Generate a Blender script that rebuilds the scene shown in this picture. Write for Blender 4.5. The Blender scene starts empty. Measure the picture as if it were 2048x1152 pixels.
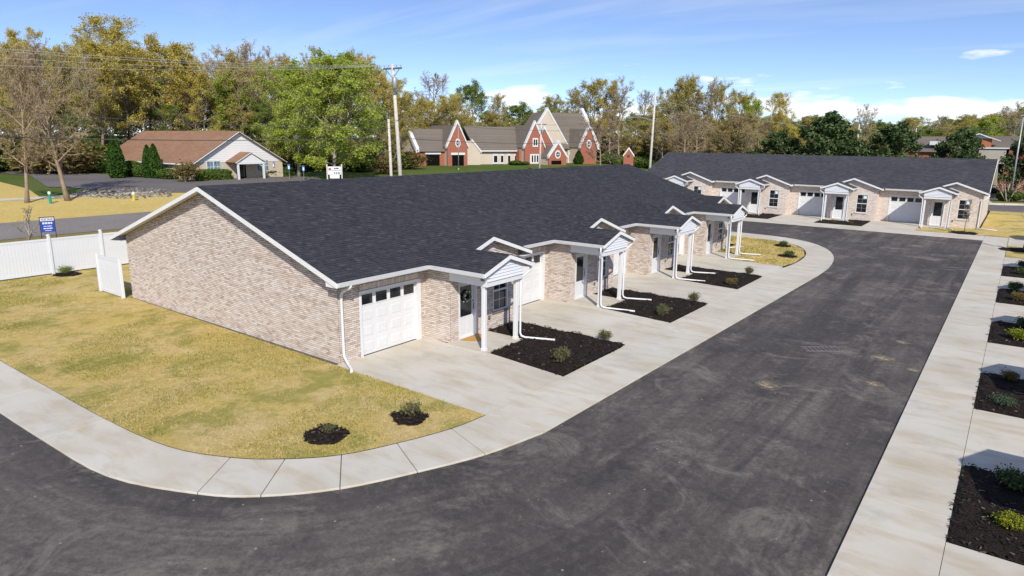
import bpy, bmesh, math, random
import numpy as np
from mathutils import Matrix, Vector, noise
rnd = random.Random(7)
SC = bpy.context.scene
COL = SC.collection
R = math.radians

# ------------------------------------------------------------------ camera
F_PX, YAW, PITCH, ROLL, CAM_H = 1331.0, R(37.03), R(12.67), R(0.588), 7.05
FWD = np.array([-math.sin(YAW)*math.cos(PITCH), math.cos(YAW)*math.cos(PITCH), -math.sin(PITCH)])
_r = np.array([math.cos(YAW), math.sin(YAW), 0.0]); _u = np.cross(_r, FWD)
RIGHT = _r*math.cos(ROLL)+_u*math.sin(ROLL); UP = _u*math.cos(ROLL)-_r*math.sin(ROLL)
camd = bpy.data.cameras.new('camera'); cam = bpy.data.objects.new('camera', camd); COL.objects.link(cam)
camd.sensor_width = 36; camd.lens = F_PX/2048*36; camd.clip_start = 0.1; camd.clip_end = 4000
cm = Matrix.Identity(4)
for i in range(3):
    cm[i][0], cm[i][1], cm[i][2] = RIGHT[i], UP[i], -FWD[i]
cm[2][3] = CAM_H
cam.matrix_world = cm
SC.camera = cam
# ------------------------------------------------------------------ world
SUN_AZ = (0.743, -0.669); SUN_EL = R(36.0)
W = bpy.data.worlds.new('World'); SC.world = W; W.use_nodes = True
def build_world():
    nt = W.node_tree; N = nt.nodes; L = nt.links
    bg = N['Background']; bg.inputs['Strength'].default_value = 0.115
    sky = N.new('ShaderNodeTexSky'); sky.sky_type = 'NISHITA'; sky.sun_disc = False
    sky.sun_elevation = SUN_EL; sky.sun_rotation = math.atan2(SUN_AZ[0], SUN_AZ[1])
    sky.altitude = 100; sky.air_density = 1.0; sky.dust_density = 0.25; sky.ozone_density = 2.6
    tc = N.new('ShaderNodeTexCoord')
    sep = N.new('ShaderNodeSeparateXYZ'); L.new(tc.outputs['Generated'], sep.inputs[0])
    def math_(op, a, b=None, clamp=False):
        n = N.new('ShaderNodeMath'); n.operation = op; n.use_clamp = clamp
        for i, v in enumerate((a, b)):
            if v is None: continue
            if isinstance(v, (int, float)): n.inputs[i].default_value = v
            else: L.new(v, n.inputs[i])
        return n.outputs[0]
    z = sep.outputs[2]
    # deeper blue: sample the sky a little higher up everywhere
    zz = math_('ADD', math_('MULTIPLY', z, 1.75), 0.055)
    cmb = N.new('ShaderNodeCombineXYZ'); L.new(sep.outputs[0], cmb.inputs[0]); L.new(sep.outputs[1], cmb.inputs[1]); L.new(zz, cmb.inputs[2])
    nrm = N.new('ShaderNodeVectorMath'); nrm.operation = 'NORMALIZE'; L.new(cmb.outputs[0], nrm.inputs[0])
    L.new(nrm.outputs[0], sky.inputs['Vector'])
    hsv = N.new('ShaderNodeHueSaturation'); hsv.inputs['Saturation'].default_value = 1.03; hsv.inputs['Hue'].default_value = 0.509; hsv.inputs['Value'].default_value = 1.55; L.new(sky.outputs[0], hsv.inputs['Color'])
    # cirrus: planar mapping on a high layer
    zc = math_('ADD', math_('MAXIMUM', z, 0.0), 0.06)
    px = math_('DIVIDE', sep.outputs[0], zc); py = math_('DIVIDE', sep.outputs[1], zc)
    c2 = N.new('ShaderNodeCombineXYZ'); L.new(px, c2.inputs[0]); L.new(py, c2.inputs[1])
    mp = N.new('ShaderNodeMapping'); mp.inputs['Rotation'].default_value = (0, 0, R(62)); mp.inputs['Scale'].default_value = (0.11, 0.5, 1); mp.inputs['Location'].default_value = (1.7, 0.4, 0)
    L.new(c2.outputs[0], mp.inputs[0])
    n1 = N.new('ShaderNodeTexNoise'); n1.inputs['Scale'].default_value = 1.0; n1.inputs['Detail'].default_value = 7; n1.inputs['Roughness'].default_value = 0.55; n1.inputs['Distortion'].default_value = 0.6
    L.new(mp.outputs[0], n1.inputs['Vector'])
    mr = N.new('ShaderNodeMapRange'); mr.inputs[1].default_value = 0.48; mr.inputs[2].default_value = 0.80; mr.inputs[3].default_value = 0; mr.inputs[4].default_value = 0.62
    L.new(n1.outputs[0], mr.inputs[0])
    # small cumulus standing low over the land all round
    az = math_('ARCTAN2', sep.outputs[0], sep.outputs[1])
    c3 = N.new('ShaderNodeCombineXYZ'); L.new(math_('MULTIPLY', az, 9.0), c3.inputs[0]); L.new(math_('MULTIPLY', z, 42.0), c3.inputs[1]); c3.inputs[2].default_value = 4.2
    n2 = N.new('ShaderNodeTexNoise'); n2.inputs['Scale'].default_value = 1.0; n2.inputs['Detail'].default_value = 6; n2.inputs['Roughness'].default_value = 0.52
    L.new(c3.outputs[0], n2.inputs['Vector'])
    band = N.new('ShaderNodeMapRange'); band.inputs[1].default_value = 0.055; band.inputs[2].default_value = 0.13; band.inputs[3].default_value = 0.10; band.inputs[4].default_value = -0.2
    L.new(z, band.inputs[0])
    m2 = N.new('ShaderNodeMapRange'); m2.inputs[1].default_value = 0.565; m2.inputs[2].default_value = 0.66; m2.inputs[4].default_value = 0.85
    L.new(math_('ADD', n2.outputs[0], band.outputs[0]), m2.inputs[0])
    cov = math_('MAXIMUM', mr.outputs[0], m2.outputs[0], True)
    mix = N.new('ShaderNodeMix'); mix.data_type = 'RGBA'
    L.new(cov, mix.inputs[0]); L.new(hsv.outputs[0], mix.inputs[6]); mix.inputs[7].default_value = (9.0, 9.1, 9.3, 1)
    L.new(mix.outputs[2], bg.inputs['Color'])
build_world()
sund = bpy.data.lights.new('sun', 'SUN'); sund.energy = 4.6; sund.angle = R(0.53); sund.color = (1.0, 0.955, 0.88)
sun = bpy.data.objects.new('sun', sund); COL.objects.link(sun)
sd = Vector((SUN_AZ[0]*math.cos(SUN_EL), SUN_AZ[1]*math.cos(SUN_EL), math.sin(SUN_EL)))
sun.rotation_euler = sd.to_track_quat('Z', 'Y').to_euler(); sun.location = (30, -30, 40)
SC.view_settings.view_transform = 'Standard'; SC.view_settings.look = 'None'
SC.view_settings.exposure = 0.13; SC.view_settings.gamma = 1
SC.render.engine = 'CYCLES'

# ------------------------------------------------------------------ photo pixel -> place
def ray(px, py): return FWD+RIGHT*(px-1024)/F_PX-UP*(py-576)/F_PX
TB = [(-4000, 2.2), (-140, 2.2), (-105, 1.6), (-84, 1.35), (-66.5, 0.0), (4000, 0.0)]   # ground profile across the highway
def terr(x):
    for (a, za), (b, zb) in zip(TB, TB[1:]):
        if x <= b: return za+(zb-za)*(x-a)/(b-a)
    return 0.0
def hit(px, py, h=0.0):
    d = ray(px, py); lo, hi = 1.0, 900.0
    for t in np.arange(2, 900, 0.5):
        p = d*t
        if CAM_H+p[2] < terr(p[0])+h: hi = t; lo = t-0.5; break
    for _ in range(20):
        m = (lo+hi)/2; p = d*m
        if CAM_H+p[2] < terr(p[0])+h: hi = m
        else: lo = m
    return d*hi+np.array([0, 0, CAM_H])
def at(px, py, X=None, Y=None, D=None):
    d = ray(px, py)
    t = X/d[0] if X is not None else (Y/d[1] if Y is not None else D/math.hypot(d[0], d[1]))
    return d*t+np.array([0, 0, CAM_H])

# ------------------------------------------------------------------ helpers
def mesh_obj(name, verts, faces, mat, parent=None, smooth=False):
    me = bpy.data.meshes.new(name); me.from_pydata([tuple(map(float, v)) for v in verts], [], faces); me.update()
    if smooth: me.polygons.foreach_set('use_smooth', [True]*len(me.polygons))
    if mat: me.materials.append(mat)
    o = bpy.data.objects.new(name, me); COL.objects.link(o)
    if parent: o.parent = parent
    return o
def array_obj(name, V, k, mat, parent=None):
    """V: (n*k,3) array, faces of k consecutive verts"""
    n = len(V)//k
    me = bpy.data.meshes.new(name); me.vertices.add(len(V)); me.vertices.foreach_set('co', np.asarray(V, np.float32).ravel())
    me.loops.add(n*k); me.loops.foreach_set('vertex_index', np.arange(n*k, dtype=np.int32))
    me.polygons.add(n); me.polygons.foreach_set('loop_start', np.arange(0, n*k, k, dtype=np.int32)); me.polygons.foreach_set('loop_total', np.full(n, k, np.int32))
    me.update(calc_edges=True); me.materials.append(mat)
    o = bpy.data.objects.new(name, me); COL.objects.link(o)
    if parent: o.parent = parent
    return o
class MB:
    def __init__(s): s.v = []; s.f = []
    def add(s, vs, fs):
        b = len(s.v); s.v += [tuple(v) for v in vs]; s.f += [tuple(b+i for i in f) for f in fs]
    def box(s, x0, x1, y0, y1, z0, z1):
        s.add([(x0,y0,z0),(x1,y0,z0),(x1,y1,z0),(x0,y1,z0),(x0,y0,z1),(x1,y0,z1),(x1,y1,z1),(x0,y1,z1)],
              [(3,2,1,0),(4,5,6,7),(0,1,5,4),(1,2,6,5),(2,3,7,6),(3,0,4,7)]); return s
    def cbox(s, x0, x1, y0, y1, z0, z1, c=0.01):
        """box with chamfered vertical edges and top"""
        o = [(x0+c,y0),(x1-c,y0),(x1,y0+c),(x1,y1-c),(x1-c,y1),(x0+c,y1),(x0,y1-c),(x0,y0+c)]
        i = [(x0+2*c,y0+c),(x1-2*c,y0+c),(x1-c,y0+2*c),(x1-c,y1-2*c),(x1-2*c,y1-c),(x0+2*c,y1-c),(x0+c,y1-2*c),(x0+c,y0+2*c)]
        vs = [(a,b,z0) for a,b in o]+[(a,b,z1-c) for a,b in o]+[(a,b,z1) for a,b in i]
        fs = [tuple(range(7,-1,-1)), tuple(range(16,24))]
        for k in range(8):
            n = (k+1)%8; fs += [(k,n,8+n,8+k),(8+k,8+n,16+n,16+k)]
        s.add(vs, fs); return s
    def prism(s, poly, d):
        """closed polygon of 3d points swept by vector d"""
        n = len(poly); d = np.array(d, float)
        vs = [tuple(p) for p in poly]+[tuple(np.array(p)+d) for p in poly]
        fs = [tuple(range(n-1,-1,-1)), tuple(range(n,2*n))]+[(i,(i+1)%n,n+(i+1)%n,n+i) for i in range(n)]
        s.add(vs, fs); return s
    def bar(s, a, b, w, h, up=(0,0,1)):
        a = np.array(a, float); b = np.array(b, float); d = b-a; d /= np.linalg.norm(d)
        u = np.cross(d, up); u /= np.linalg.norm(u); v = np.cross(u, d)
        q = [a+u*w/2*i+v*h/2*j for i, j in ((-1,-1),(1,-1),(1,1),(-1,1))]
        s.prism(q, b-a); return s
    def tube(s, pts, rad, n=6, cap=True):
        pts = [np.array(p, float) for p in pts]
        rads = rad if isinstance(rad, (list, tuple)) else [rad]*len(pts)
        base = len(s.v); u = None
        for i, p in enumerate(pts):
            d = pts[min(i+1, len(pts)-1)]-pts[max(i-1, 0)]; d /= max(np.linalg.norm(d), 1e-9)
            if u is None:
                u = np.cross(d, (0, 0, 1) if abs(d[2]) < .9 else (1, 0, 0))
            u = u-d*(u@d); u /= np.linalg.norm(u); v = np.cross(d, u)
            for k in range(n):
                a = 2*math.pi*(k+.5)/n
                s.v.append(tuple(p+(u*math.cos(a)+v*math.sin(a))*rads[i]))
        for i in range(len(pts)-1):
            for k in range(n):
                a = base+i*n+k; b = base+i*n+(k+1)%n
                s.f.append((a, b, b+n, a+n))
        if cap:
            s.f.append(tuple(base+k for k in range(n-1, -1, -1))); e = base+(len(pts)-1)*n
            s.f.append(tuple(e+k for k in range(n)))
        return s
    def lathe(s, prof, n=16, c=(0, 0, 0)):
        base = len(s.v)
        for r, z in prof:
            for k in range(n):
                a = 2*math.pi*k/n; s.v.append((c[0]+r*math.cos(a), c[1]+r*math.sin(a), c[2]+z))
        for i in range(len(prof)-1):
            for k in range(n):
                a = base+i*n+k; b = base+i*n+(k+1)%n; s.f.append((a, b, b+n, a+n))
        s.f.append(tuple(base+k for k in range(n-1, -1, -1))); e = base+(len(prof)-1)*n; s.f.append(tuple(e+k for k in range(n)))
        return s
    def obj(s, name, mat, parent=None, smooth=False): return mesh_obj(name, s.v, s.f, mat, parent, smooth)
def tag(o, label=None, cat=None, group=None, kind=None):
    if label: o['label'] = label
    if cat: o['category'] = cat
    if group: o['group'] = group
    if kind: o['kind'] = kind
    return o
def empty(name, loc=(0, 0, 0), rz=0.0):
    o = bpy.data.objects.new(name, None); COL.objects.link(o); o.location = [float(c) for c in loc]; o.rotation_euler = (0, 0, rz); o.empty_display_size = .2
    return o
def copy_tree(o, parent=None):
    c = o.copy(); COL.objects.link(c); c.parent = parent
    for ch in list(o.children): copy_tree(ch, c)
    return c

# ------------------------------------------------------------------ materials
def new_mat(name):
    m = bpy.data.materials.new(name); m.use_nodes = True
    return m, m.node_tree.nodes, m.node_tree.links, m.node_tree.nodes['Principled BSDF']
class NT:
    """tiny node helper"""
    def __init__(s, m): s.N = m.node_tree.nodes; s.L = m.node_tree.links
    def inp(s, sock, v):
        if v is None: return
        if hasattr(v, 'is_output'): s.L.new(v, sock)
        else: sock.default_value = v
    def coord(s, kind='Object', scale=None, rot=None, loc=None):
        t = s.N.new('ShaderNodeTexCoord').outputs[kind]
        if scale is None and rot is None and loc is None: return t
        m = s.N.new('ShaderNodeMapping'); s.L.new(t, m.inputs[0])
        if scale: m.inputs['Scale'].default_value = scale
        if rot: m.inputs['Rotation'].default_value = rot
        if loc: m.inputs['Location'].default_value = loc
        return m.outputs[0]
    def noise(s, vec, scale, detail=4, rough=.55, dist=0):
        n = s.N.new('ShaderNodeTexNoise'); s.inp(n.inputs['Vector'], vec); n.inputs['Scale'].default_value = scale
        n.inputs['Detail'].default_value = detail; n.inputs['Roughness'].default_value = rough; n.inputs['Distortion'].default_value = dist
        return n.outputs[0]
    def ramp(s, fac, stops):
        r = s.N.new('ShaderNodeValToRGB'); s.inp(r.inputs[0], fac); e = r.color_ramp.elements
        while len(e) < len(stops): e.new(0.5)
        for el, (p, c) in zip(e, stops): el.position = p; el.color = (*c, 1) if len(c) == 3 else c
        return r.outputs[0]
    def rng(s, v, a, b, c=0.0, d=1.0):
        n = s.N.new('ShaderNodeMapRange'); s.inp(n.inputs[0], v)
        for i, x in enumerate((a, b, c, d)): n.inputs[i+1].default_value = x
        return n.outputs[0]
    def mix(s, f, a, b, mode='MIX'):
        n = s.N.new('ShaderNodeMix'); n.data_type = 'RGBA'; n.blend_type = mode; s.inp(n.inputs[0], f)
        for i, v in ((6, a), (7, b)): s.inp(n.inputs[i], (*v, 1) if isinstance(v, tuple) and len(v) == 3 else v)
        return n.outputs[2]
    def math(s, op, a, b=None, clamp=False):
        n = s.N.new('ShaderNodeMath'); n.operation = op; n.use_clamp = clamp; s.inp(n.inputs[0], a); s.inp(n.inputs[1], b); return n.outputs[0]
    def bump(s, h, strength=.3, dist=.01):
        n = s.N.new('ShaderNodeBump'); s.inp(n.inputs['Height'], h); n.inputs['Strength'].default_value = strength; n.inputs['Distance'].default_value = dist; return n.outputs[0]
    def rand(s):
        g = s.N.new('ShaderNodeNewGeometry').outputs['Random Per Island']; o = s.N.new('ShaderNodeObjectInfo').outputs['Random']
        return s.math('FRACT', s.math('ADD', g, o))
def simple(name, col, rough=.6, var=.12, scale=3.0, bump=0.0, bscale=60, metal=0, spec=None, coord='Object'):
    m, N, L, B = new_mat(name); t = NT(m); c = t.coord(coord)
    n = t.noise(c, scale, 5, .6)
    lo = tuple(v*(1-var) for v in col); hi = tuple(min(1, v*(1+var)) for v in col)
    L.new(t.ramp(n, [(.3, lo), (.7, hi)]), B.inputs['Base Color'])
    B.inputs['Roughness'].default_value = rough; B.inputs['Metallic'].default_value = metal
    if spec is not None: B.inputs['Specular IOR Level'].default_value = spec
    if bump: L.new(t.bump(t.noise(c, bscale, 3), bump, .01), B.inputs['Normal'])
    return m
MT = {}
MT['white'] = simple('white_paint', (.64, .64, .635), .45, .03, 2)
MT['vinyl'] = simple('white_vinyl', (.64, .65, .665), .38, .03, 1.5)
MT['trim'] = simple('white_trim', (.70, .69, .665), .5, .05, 2)
MT['soffit'] = simple('soffit_vinyl', (.70, .68, .64), .6, .03)
MT['black'] = simple('black_metal', (.02, .02, .022), .4, .1)
MT['rubber'] = simple('rubber', (.02, .02, .02), .8, .1)
MT['steel'] = simple('galvanised_steel', (.33, .335, .34), .5, .15, 4, metal=.4)
MT['grate'] = simple('dusty_iron', (.15, .13, .115), .8, .35, 12)
MT['pole'] = simple('weathered_pole', (.52, .48, .42), .85, .2, 6, .4, 20)
MT['crossarm'] = simple('crossarm_wood', (.10, .11, .09), .8, .2, 6)
MT['wire'] = simple('wire', (.07, .07, .07), .6, .1)
MT['wire_pale'] = simple('aluminium_wire', (.42, .40, .36), .5, .1)
MT['beige'] = simple('beige_stucco', (.52, .44, .34), .85, .06, .4)
MT['siding_tan'] = simple('tan_metal_panel', (.40, .36, .30), .7, .08, .5)
MT['near_black'] = simple('void_dark', (.008, .007, .006), .95, .2, spec=0)  # near-black colour stands in for the shade inside the chapel openings
MT['offwhite'] = simple('offwhite_siding', (.66, .65, .64), .6, .03, .6)
MT['doormat'] = simple('coir_mat', (.45, .25, .08), .95, .15, 30, .5, 200)
MT['green_post'] = simple('green_plastic', (.01, .26, .17), .5, .08)
MT['hyd_yellow'] = simple('hydrant_yellow', (.62, .42, .04), .5, .1)
MT['hyd_white'] = simple('hydrant_white', (.66, .64, .58), .5, .1)
MT['blue'] = simple('sign_blue', (.02, .06, .35), .45, .08, 20)
MT['signblue'] = simple('parking_blue', (.02, .12, .42), .5, .05)
MT['sign_text'] = simple('sign_black', (.02, .025, .05), .6, .05)
MT['red'] = simple('sign_red', (.45, .05, .05), .6, .05)
MT['carwhite'] = simple('car_white', (.75, .75, .76), .25, .02)
MT['cardark'] = simple('car_dark', (.05, .055, .065), .25, .05)
MT['bark'] = simple('tree_bark', (.22, .175, .13), .95, .35, 5, .6, 18)
MT['bark_pale'] = simple('pale_bark', (.30, .26, .21), .95, .25, 5, .6, 18)
MT['bark_brown'] = simple('twig_brown', (.27, .20, .135), .95, .25, 1)
MT['twig_tan'] = simple('twig_tan', (.40, .32, .22), .95, .25, .4)
MT['twig_rust'] = simple('pruned_twig', (.40, .22, .15), .9, .25, 6)
MT['seedhead'] = simple('seedhead_rust', (.45, .20, .13), .9, .2, 6)
MT['sand'] = None

def concrete_mat():
    m, N, L, B = new_mat('concrete'); t = NT(m); c = t.coord()
    big = t.noise(c, .35, 6, .62); mid = t.noise(t.coord(scale=(.5, 1.6, 1)), 1.2, 5, .6, .4); fine = t.noise(c, 60, 3)
    base = t.ramp(big, [(.25, (.47, .42, .33)), (.5, (.57, .52, .43)), (.75, (.63, .59, .51))])
    base = t.mix(t.rng(mid, .48, .70, 0, .7), base, (.43, .35, .22))
    base = t.mix(t.rng(t.noise(c, .9, 4, .7), .55, .75, 0, .55), base, (.36, .335, .30))
    base = t.mix(t.rng(fine, .3, .7, 0, .16), base, (.30, .28, .25))
    base = t.mix(t.math('MULTIPLY', t.rng(t.rand(), 0, 1, 0, .14), 1.0), base, (.36, .34, .31))
    L.new(base, B.inputs['Base Color']); B.inputs['Roughness'].default_value = .85; B.inputs['Specular IOR Level'].default_value = .25
    L.new(t.bump(t.noise(t.coord(scale=(1, 6, 1)), 40, 3), .15, .004), B.inputs['Normal'])
    return m
MT['concrete'] = concrete_mat()
def asphalt_mat(name, base_lo, base_hi, streak=True):
    m, N, L, B = new_mat(name); t = NT(m); c = t.coord()
    sep = N.new('ShaderNodeSeparateXYZ'); L.new(c, sep.inputs[0])
    big = t.noise(c, .12, 5, .6, .3)
    base = t.ramp(big, [(.32, base_lo), (.68, base_hi)])
    if streak:
        # worn wheel paths follow the lane and the bend
        ax = t.math('MAXIMUM', t.math('ADD', sep.outputs[0], 15.3), 0.0); ay = t.math('MAXIMUM', t.math('SUBTRACT', 11.4, sep.outputs[1]), 0.0)
        s = t.math('SQRT', t.math('ADD', t.math('MULTIPLY', ax, ax), t.math('MULTIPLY', ay, ay)))
        al = t.math('MULTIPLY', t.math('SUBTRACT', sep.outputs[1], sep.outputs[0]), .07)
        cb = N.new('ShaderNodeCombineXYZ'); L.new(s, cb.inputs[0]); L.new(al, cb.inputs[1])
        st = t.noise(cb.outputs[0], 1.1, 6, .68, .9)
        st2 = t.noise(cb.outputs[0], 4.5, 3, .6)
        dust = t.rng(t.noise(c, .17, 7, .68, .6), .36, .58, .08, 1.0)
        f = t.math('MULTIPLY', t.rng(st, .42, .66, 0, .85), dust)
        gr = t.noise(c, 9, 6, .8, .5)
        f = t.math('MULTIPLY', f, t.rng(gr, .40, .62, .30, 1.0))
        base = t.mix(f, base, (.27, .225, .19))
        base = t.mix(t.math('MULTIPLY', t.rng(st2, .58, .78, 0, .35), dust), base, (.17, .15, .14))
        base = t.mix(t.rng(t.noise(c, .7, 5, .65), .52, .70, 0, .72), base, (.036, .033, .033))
        base = t.mix(t.rng(t.noise(t.coord(loc=(9, 4, 0)), .5, 9, .78, .8), .52, .68, 0, .9), base, (.27, .23, .195))
    sp = N.new('ShaderNodeTexVoronoi'); sp.inputs['Scale'].default_value = 55; L.new(c, sp.inputs['Vector'])
    base = t.mix(t.rng(sp.outputs['Distance'], .12, .22, .45, 0), base, (.24, .22, .20))
    sp2 = N.new('ShaderNodeTexVoronoi'); sp2.inputs['Scale'].default_value = 1.9; L.new(c, sp2.inputs['Vector'])
    base = t.mix(t.rng(sp2.outputs['Distance'], .025, .06, .9, 0), base, (.44, .38, .30))
    fine = t.noise(c, 140, 2, .7)
    base = t.mix(t.rng(fine, .35, .65, 0, .45), base, (.018, .018, .019))
    base = t.mix(t.rng(t.noise(c, 5, 8, .9), .50, .68, 0, .42), base, (.23, .20, .175))
    base = t.mix(t.rng(t.noise(c, 4, 8, .9), .50, .68, 0, .5), base, (.022, .020, .019))
    L.new(base, B.inputs['Base Color']); B.inputs['Roughness'].default_value = .88; B.inputs['Specular IOR Level'].default_value = .3
    L.new(t.bump(t.noise(c, 90, 3, .7), .45, .012), B.inputs['Normal'])
    return m
MT['asphalt'] = asphalt_mat('asphalt_new', (.046, .040, .037), (.088, .075, .067))
MT['lot'] = asphalt_mat('asphalt_lot', (.15, .13, .122), (.20, .178, .168), False)
MT['highway'] = asphalt_mat('asphalt_highway', (.26, .225, .20), (.32, .28, .25), False)
def lawn_mat(name, straw, green, tan, gpos=.52, sc=.55):
    m, N, L, B = new_mat(name); t = NT(m); c = t.coord()
    a = t.noise(c, sc, 7, .66, .5); b = t.noise(t.coord(loc=(31, 7, 0)), sc*.8, 6, .66, .4); f = t.noise(t.coord(scale=(1, 2.3, 1), rot=(0, 0, .6)), 26, 5, .75, 1.5)
    base = t.mix(t.rng(b, .42, .66), straw, tan)
    base = t.mix(t.rng(a, gpos, gpos+.12, 0, .92), base, green)
    g2 = t.noise(t.coord(loc=(3, 17, 0)), 3.2, 6, .72, .8)
    base = t.mix(t.rng(g2, .44, .66, 0, .5), base, tuple(v*.62 for v in straw))
    base = t.mix(t.rng(g2, .50, .30, 0, .45), base, tuple(min(.9, v*1.22) for v in tan))
    base = t.mix(t.rng(f, .38, .62, 0, .62), base, tuple(v*.36 for v in straw))
    base = t.mix(t.rng(f, .58, .75, 0, .5), base, tuple(min(.9, v*1.35) for v in tan))
    L.new(base, B.inputs['Base Color']); B.inputs['Roughness'].default_value = .95; B.inputs['Specular IOR Level'].default_value = .1
    L.new(t.bump(f, .8, .03), B.inputs['Normal'])
    return m
MT['lawn'] = lawn_mat('straw_lawn', (.68, .50, .155), (.28, .29, .055), (.74, .56, .28), .495)
MT['strawmat'] = lawn_mat('straw_matting', (.68, .50, .16), (.55, .44, .13), (.72, .55, .20), .6, .25)
MT['grassland'] = lawn_mat('spring_grass', (.11, .15, .028), (.075, .14, .02), (.17, .16, .055), .45, .06)
MT['verge'] = lawn_mat('mixed_verge', (.30, .25, .07), (.12, .16, .03), (.30, .23, .10), .5, .12)
def blade_mat(name, stops, transl=.25):
    m, N, L, B = new_mat(name); t = NT(m)
    L.new(t.ramp(t.rand(), stops), B.inputs['Base Color']); B.inputs['Roughness'].default_value = .8; B.inputs['Specular IOR Level'].default_value = .15
    if transl:
        tr = N.new('ShaderNodeBsdfTranslucent'); L.new(t.ramp(t.rand(), stops), tr.inputs[0])
        mx = N.new('ShaderNodeMixShader'); mx.inputs[0].default_value = transl
        L.new(B.outputs[0], mx.inputs[1]); L.new(tr.outputs[0], mx.inputs[2]); L.new(mx.outputs[0], N['Material Output'].inputs['Surface'])
    return m
MT['straw_blade'] = blade_mat('straw_blades', [(0, (.20, .14, .05)), (.3, (.48, .355, .11)), (.65, (.66, .50, .19)), (1, (.78, .61, .29))], .12)
MT['green_blade'] = blade_mat('green_blades', [(0, (.14, .16, .028)), (.5, (.28, .285, .055)), (1, (.46, .40, .11))])
def leaf(name, *cols, transl=.42): return blade_mat(name, [(i/(len(cols)-1), c) for i, c in enumerate(cols)], transl)
MT['leaf_gold'] = leaf('gold_leaf', (.34, .27, .055), (.54, .43, .085), (.64, .53, .12), (.58, .51, .15))
MT['leaf_olive'] = leaf('olive_leaf', (.27, .225, .06), (.42, .35, .09), (.50, .43, .12), (.46, .38, .14))
MT['leaf_tan'] = leaf('bud_tan', (.30, .22, .11), (.42, .32, .15), (.48, .38, .16), (.42, .37, .13))
MT['leaf_green'] = leaf('fresh_leaf', (.20, .25, .03), (.34, .41, .055), (.43, .50, .08), (.48, .52, .11), transl=.45)
MT['leaf_mid'] = leaf('mid_leaf', (.10, .14, .025), (.18, .245, .045), (.25, .31, .065), (.30, .33, .09))
MT['leaf_dark'] = leaf('evergreen_leaf', (.025, .045, .014), (.05, .085, .026), (.085, .125, .04), (.14, .18, .075), transl=.15)
MT['leaf_cone'] = leaf('arborvitae_leaf', (.02, .05, .008), (.04, .09, .012), (.065, .13, .02), transl=.15)
MT['leaf_hedge'] = leaf('hedge_leaf', (.04, .07, .012), (.09, .14, .025), (.14, .20, .04), transl=.2)
MT['leaf_nandina'] = leaf('nandina_leaf', (.06, .08, .03), (.13, .16, .06), (.20, .20, .10), (.26, .14, .09))
MT['leaf_lime'] = leaf('lime_leaf', (.12, .15, .012), (.26, .28, .025), (.40, .40, .05), transl=.35)
MT['leaf_blue'] = leaf('juniper_leaf', (.05, .075, .045), (.09, .13, .075), (.14, .18, .11))
MT['leaf_bronze'] = leaf('bronze_leaf', (.10, .07, .03), (.20, .15, .05), (.28, .22, .08))
MT['leaf_pink'] = leaf('redbud_bud', (.16, .08, .09), (.24, .13, .13), (.22, .16, .12))

def brick_mat(name, stops, mortar=None, scale_v=1.0):
    """geometry bricks: colour by piece"""
    m, N, L, B = new_mat(name); t = NT(m); c = t.coord()
    col = t.ramp(t.rand(), stops)
    col = t.mix(t.rng(t.noise(c, 22, 4, .7), .35, .68, 0, .42), col, (.62, .54, .47))
    col = t.mix(t.rng(t.noise(c, 48, 3, .7), .56, .75, 0, .6), col, (.20, .135, .105))
    L.new(col, B.inputs['Base Color']); B.inputs['Roughness'].default_value = .9; B.inputs['Specular IOR Level'].default_value = .2
    L.new(t.bump(t.noise(c, 90, 3), .4, .006), B.inputs['Normal'])
    return m
BR = [(0, (.36, .275, .22)), (.15, (.48, .39, .325)), (.45, (.56, .47, .40)), (.8, (.62, .54, .475)), (1, (.70, .63, .57))]
MT['brick'] = brick_mat('tumbled_brick', BR)
MT['mortar'] = simple('mortar', (.17, .135, .11), .95, .12, 5, .3, 80)  # shadow of the brick joints is put into this darkened mortar colour
def brick_tex(name, c1, c2, cm_, bw=.2032, bh=.0676, pale=.3):
    m, N, L, B = new_mat(name); t = NT(m)
    sep = N.new('ShaderNodeSeparateXYZ'); L.new(t.coord(), sep.inputs[0])
    cb = N.new('ShaderNodeCombineXYZ'); L.new(t.math('ADD', sep.outputs[0], sep.outputs[1]), cb.inputs[0]); L.new(sep.outputs[2], cb.inputs[1])
    bt = N.new('ShaderNodeTexBrick'); L.new(cb.outputs[0], bt.inputs[0]); bt.inputs['Scale'].default_value = 1
    bt.inputs['Brick Width'].default_value = bw; bt.inputs['Row Height'].default_value = bh; bt.inputs['Mortar Size'].default_value = .006
    bt.inputs['Color1'].default_value = (*c1, 1); bt.inputs['Color2'].default_value = (*c2, 1); bt.inputs['Mortar'].default_value = (*cm_, 1)
    col = t.mix(t.rng(t.noise(t.coord(), 9, 4, .75), .4, .7, 0, pale), bt.outputs[0], tuple(min(1, v*1.3) for v in c2))
    L.new(col, B.inputs['Base Color']); B.inputs['Roughness'].default_value = .9
    L.new(t.bump(bt.outputs['Fac'], -.5, .008), B.inputs['Normal'])
    return m
MT['brick_far'] = brick_tex('tumbled_brick_far', (.42, .33, .27), (.63, .55, .48), (.46, .40, .355), pale=.5)
MT['brick_red'] = brick_tex('red_brick', (.25, .065, .035), (.33, .10, .055), (.30, .17, .12))
MT['brick_orange'] = brick_tex('orange_brick', (.36, .11, .04), (.44, .15, .06), (.36, .2, .13))
MT['brick_cream'] = brick_tex('cream_brick', (.40, .31, .22), (.56, .46, .34), (.48, .42, .34))
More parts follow.
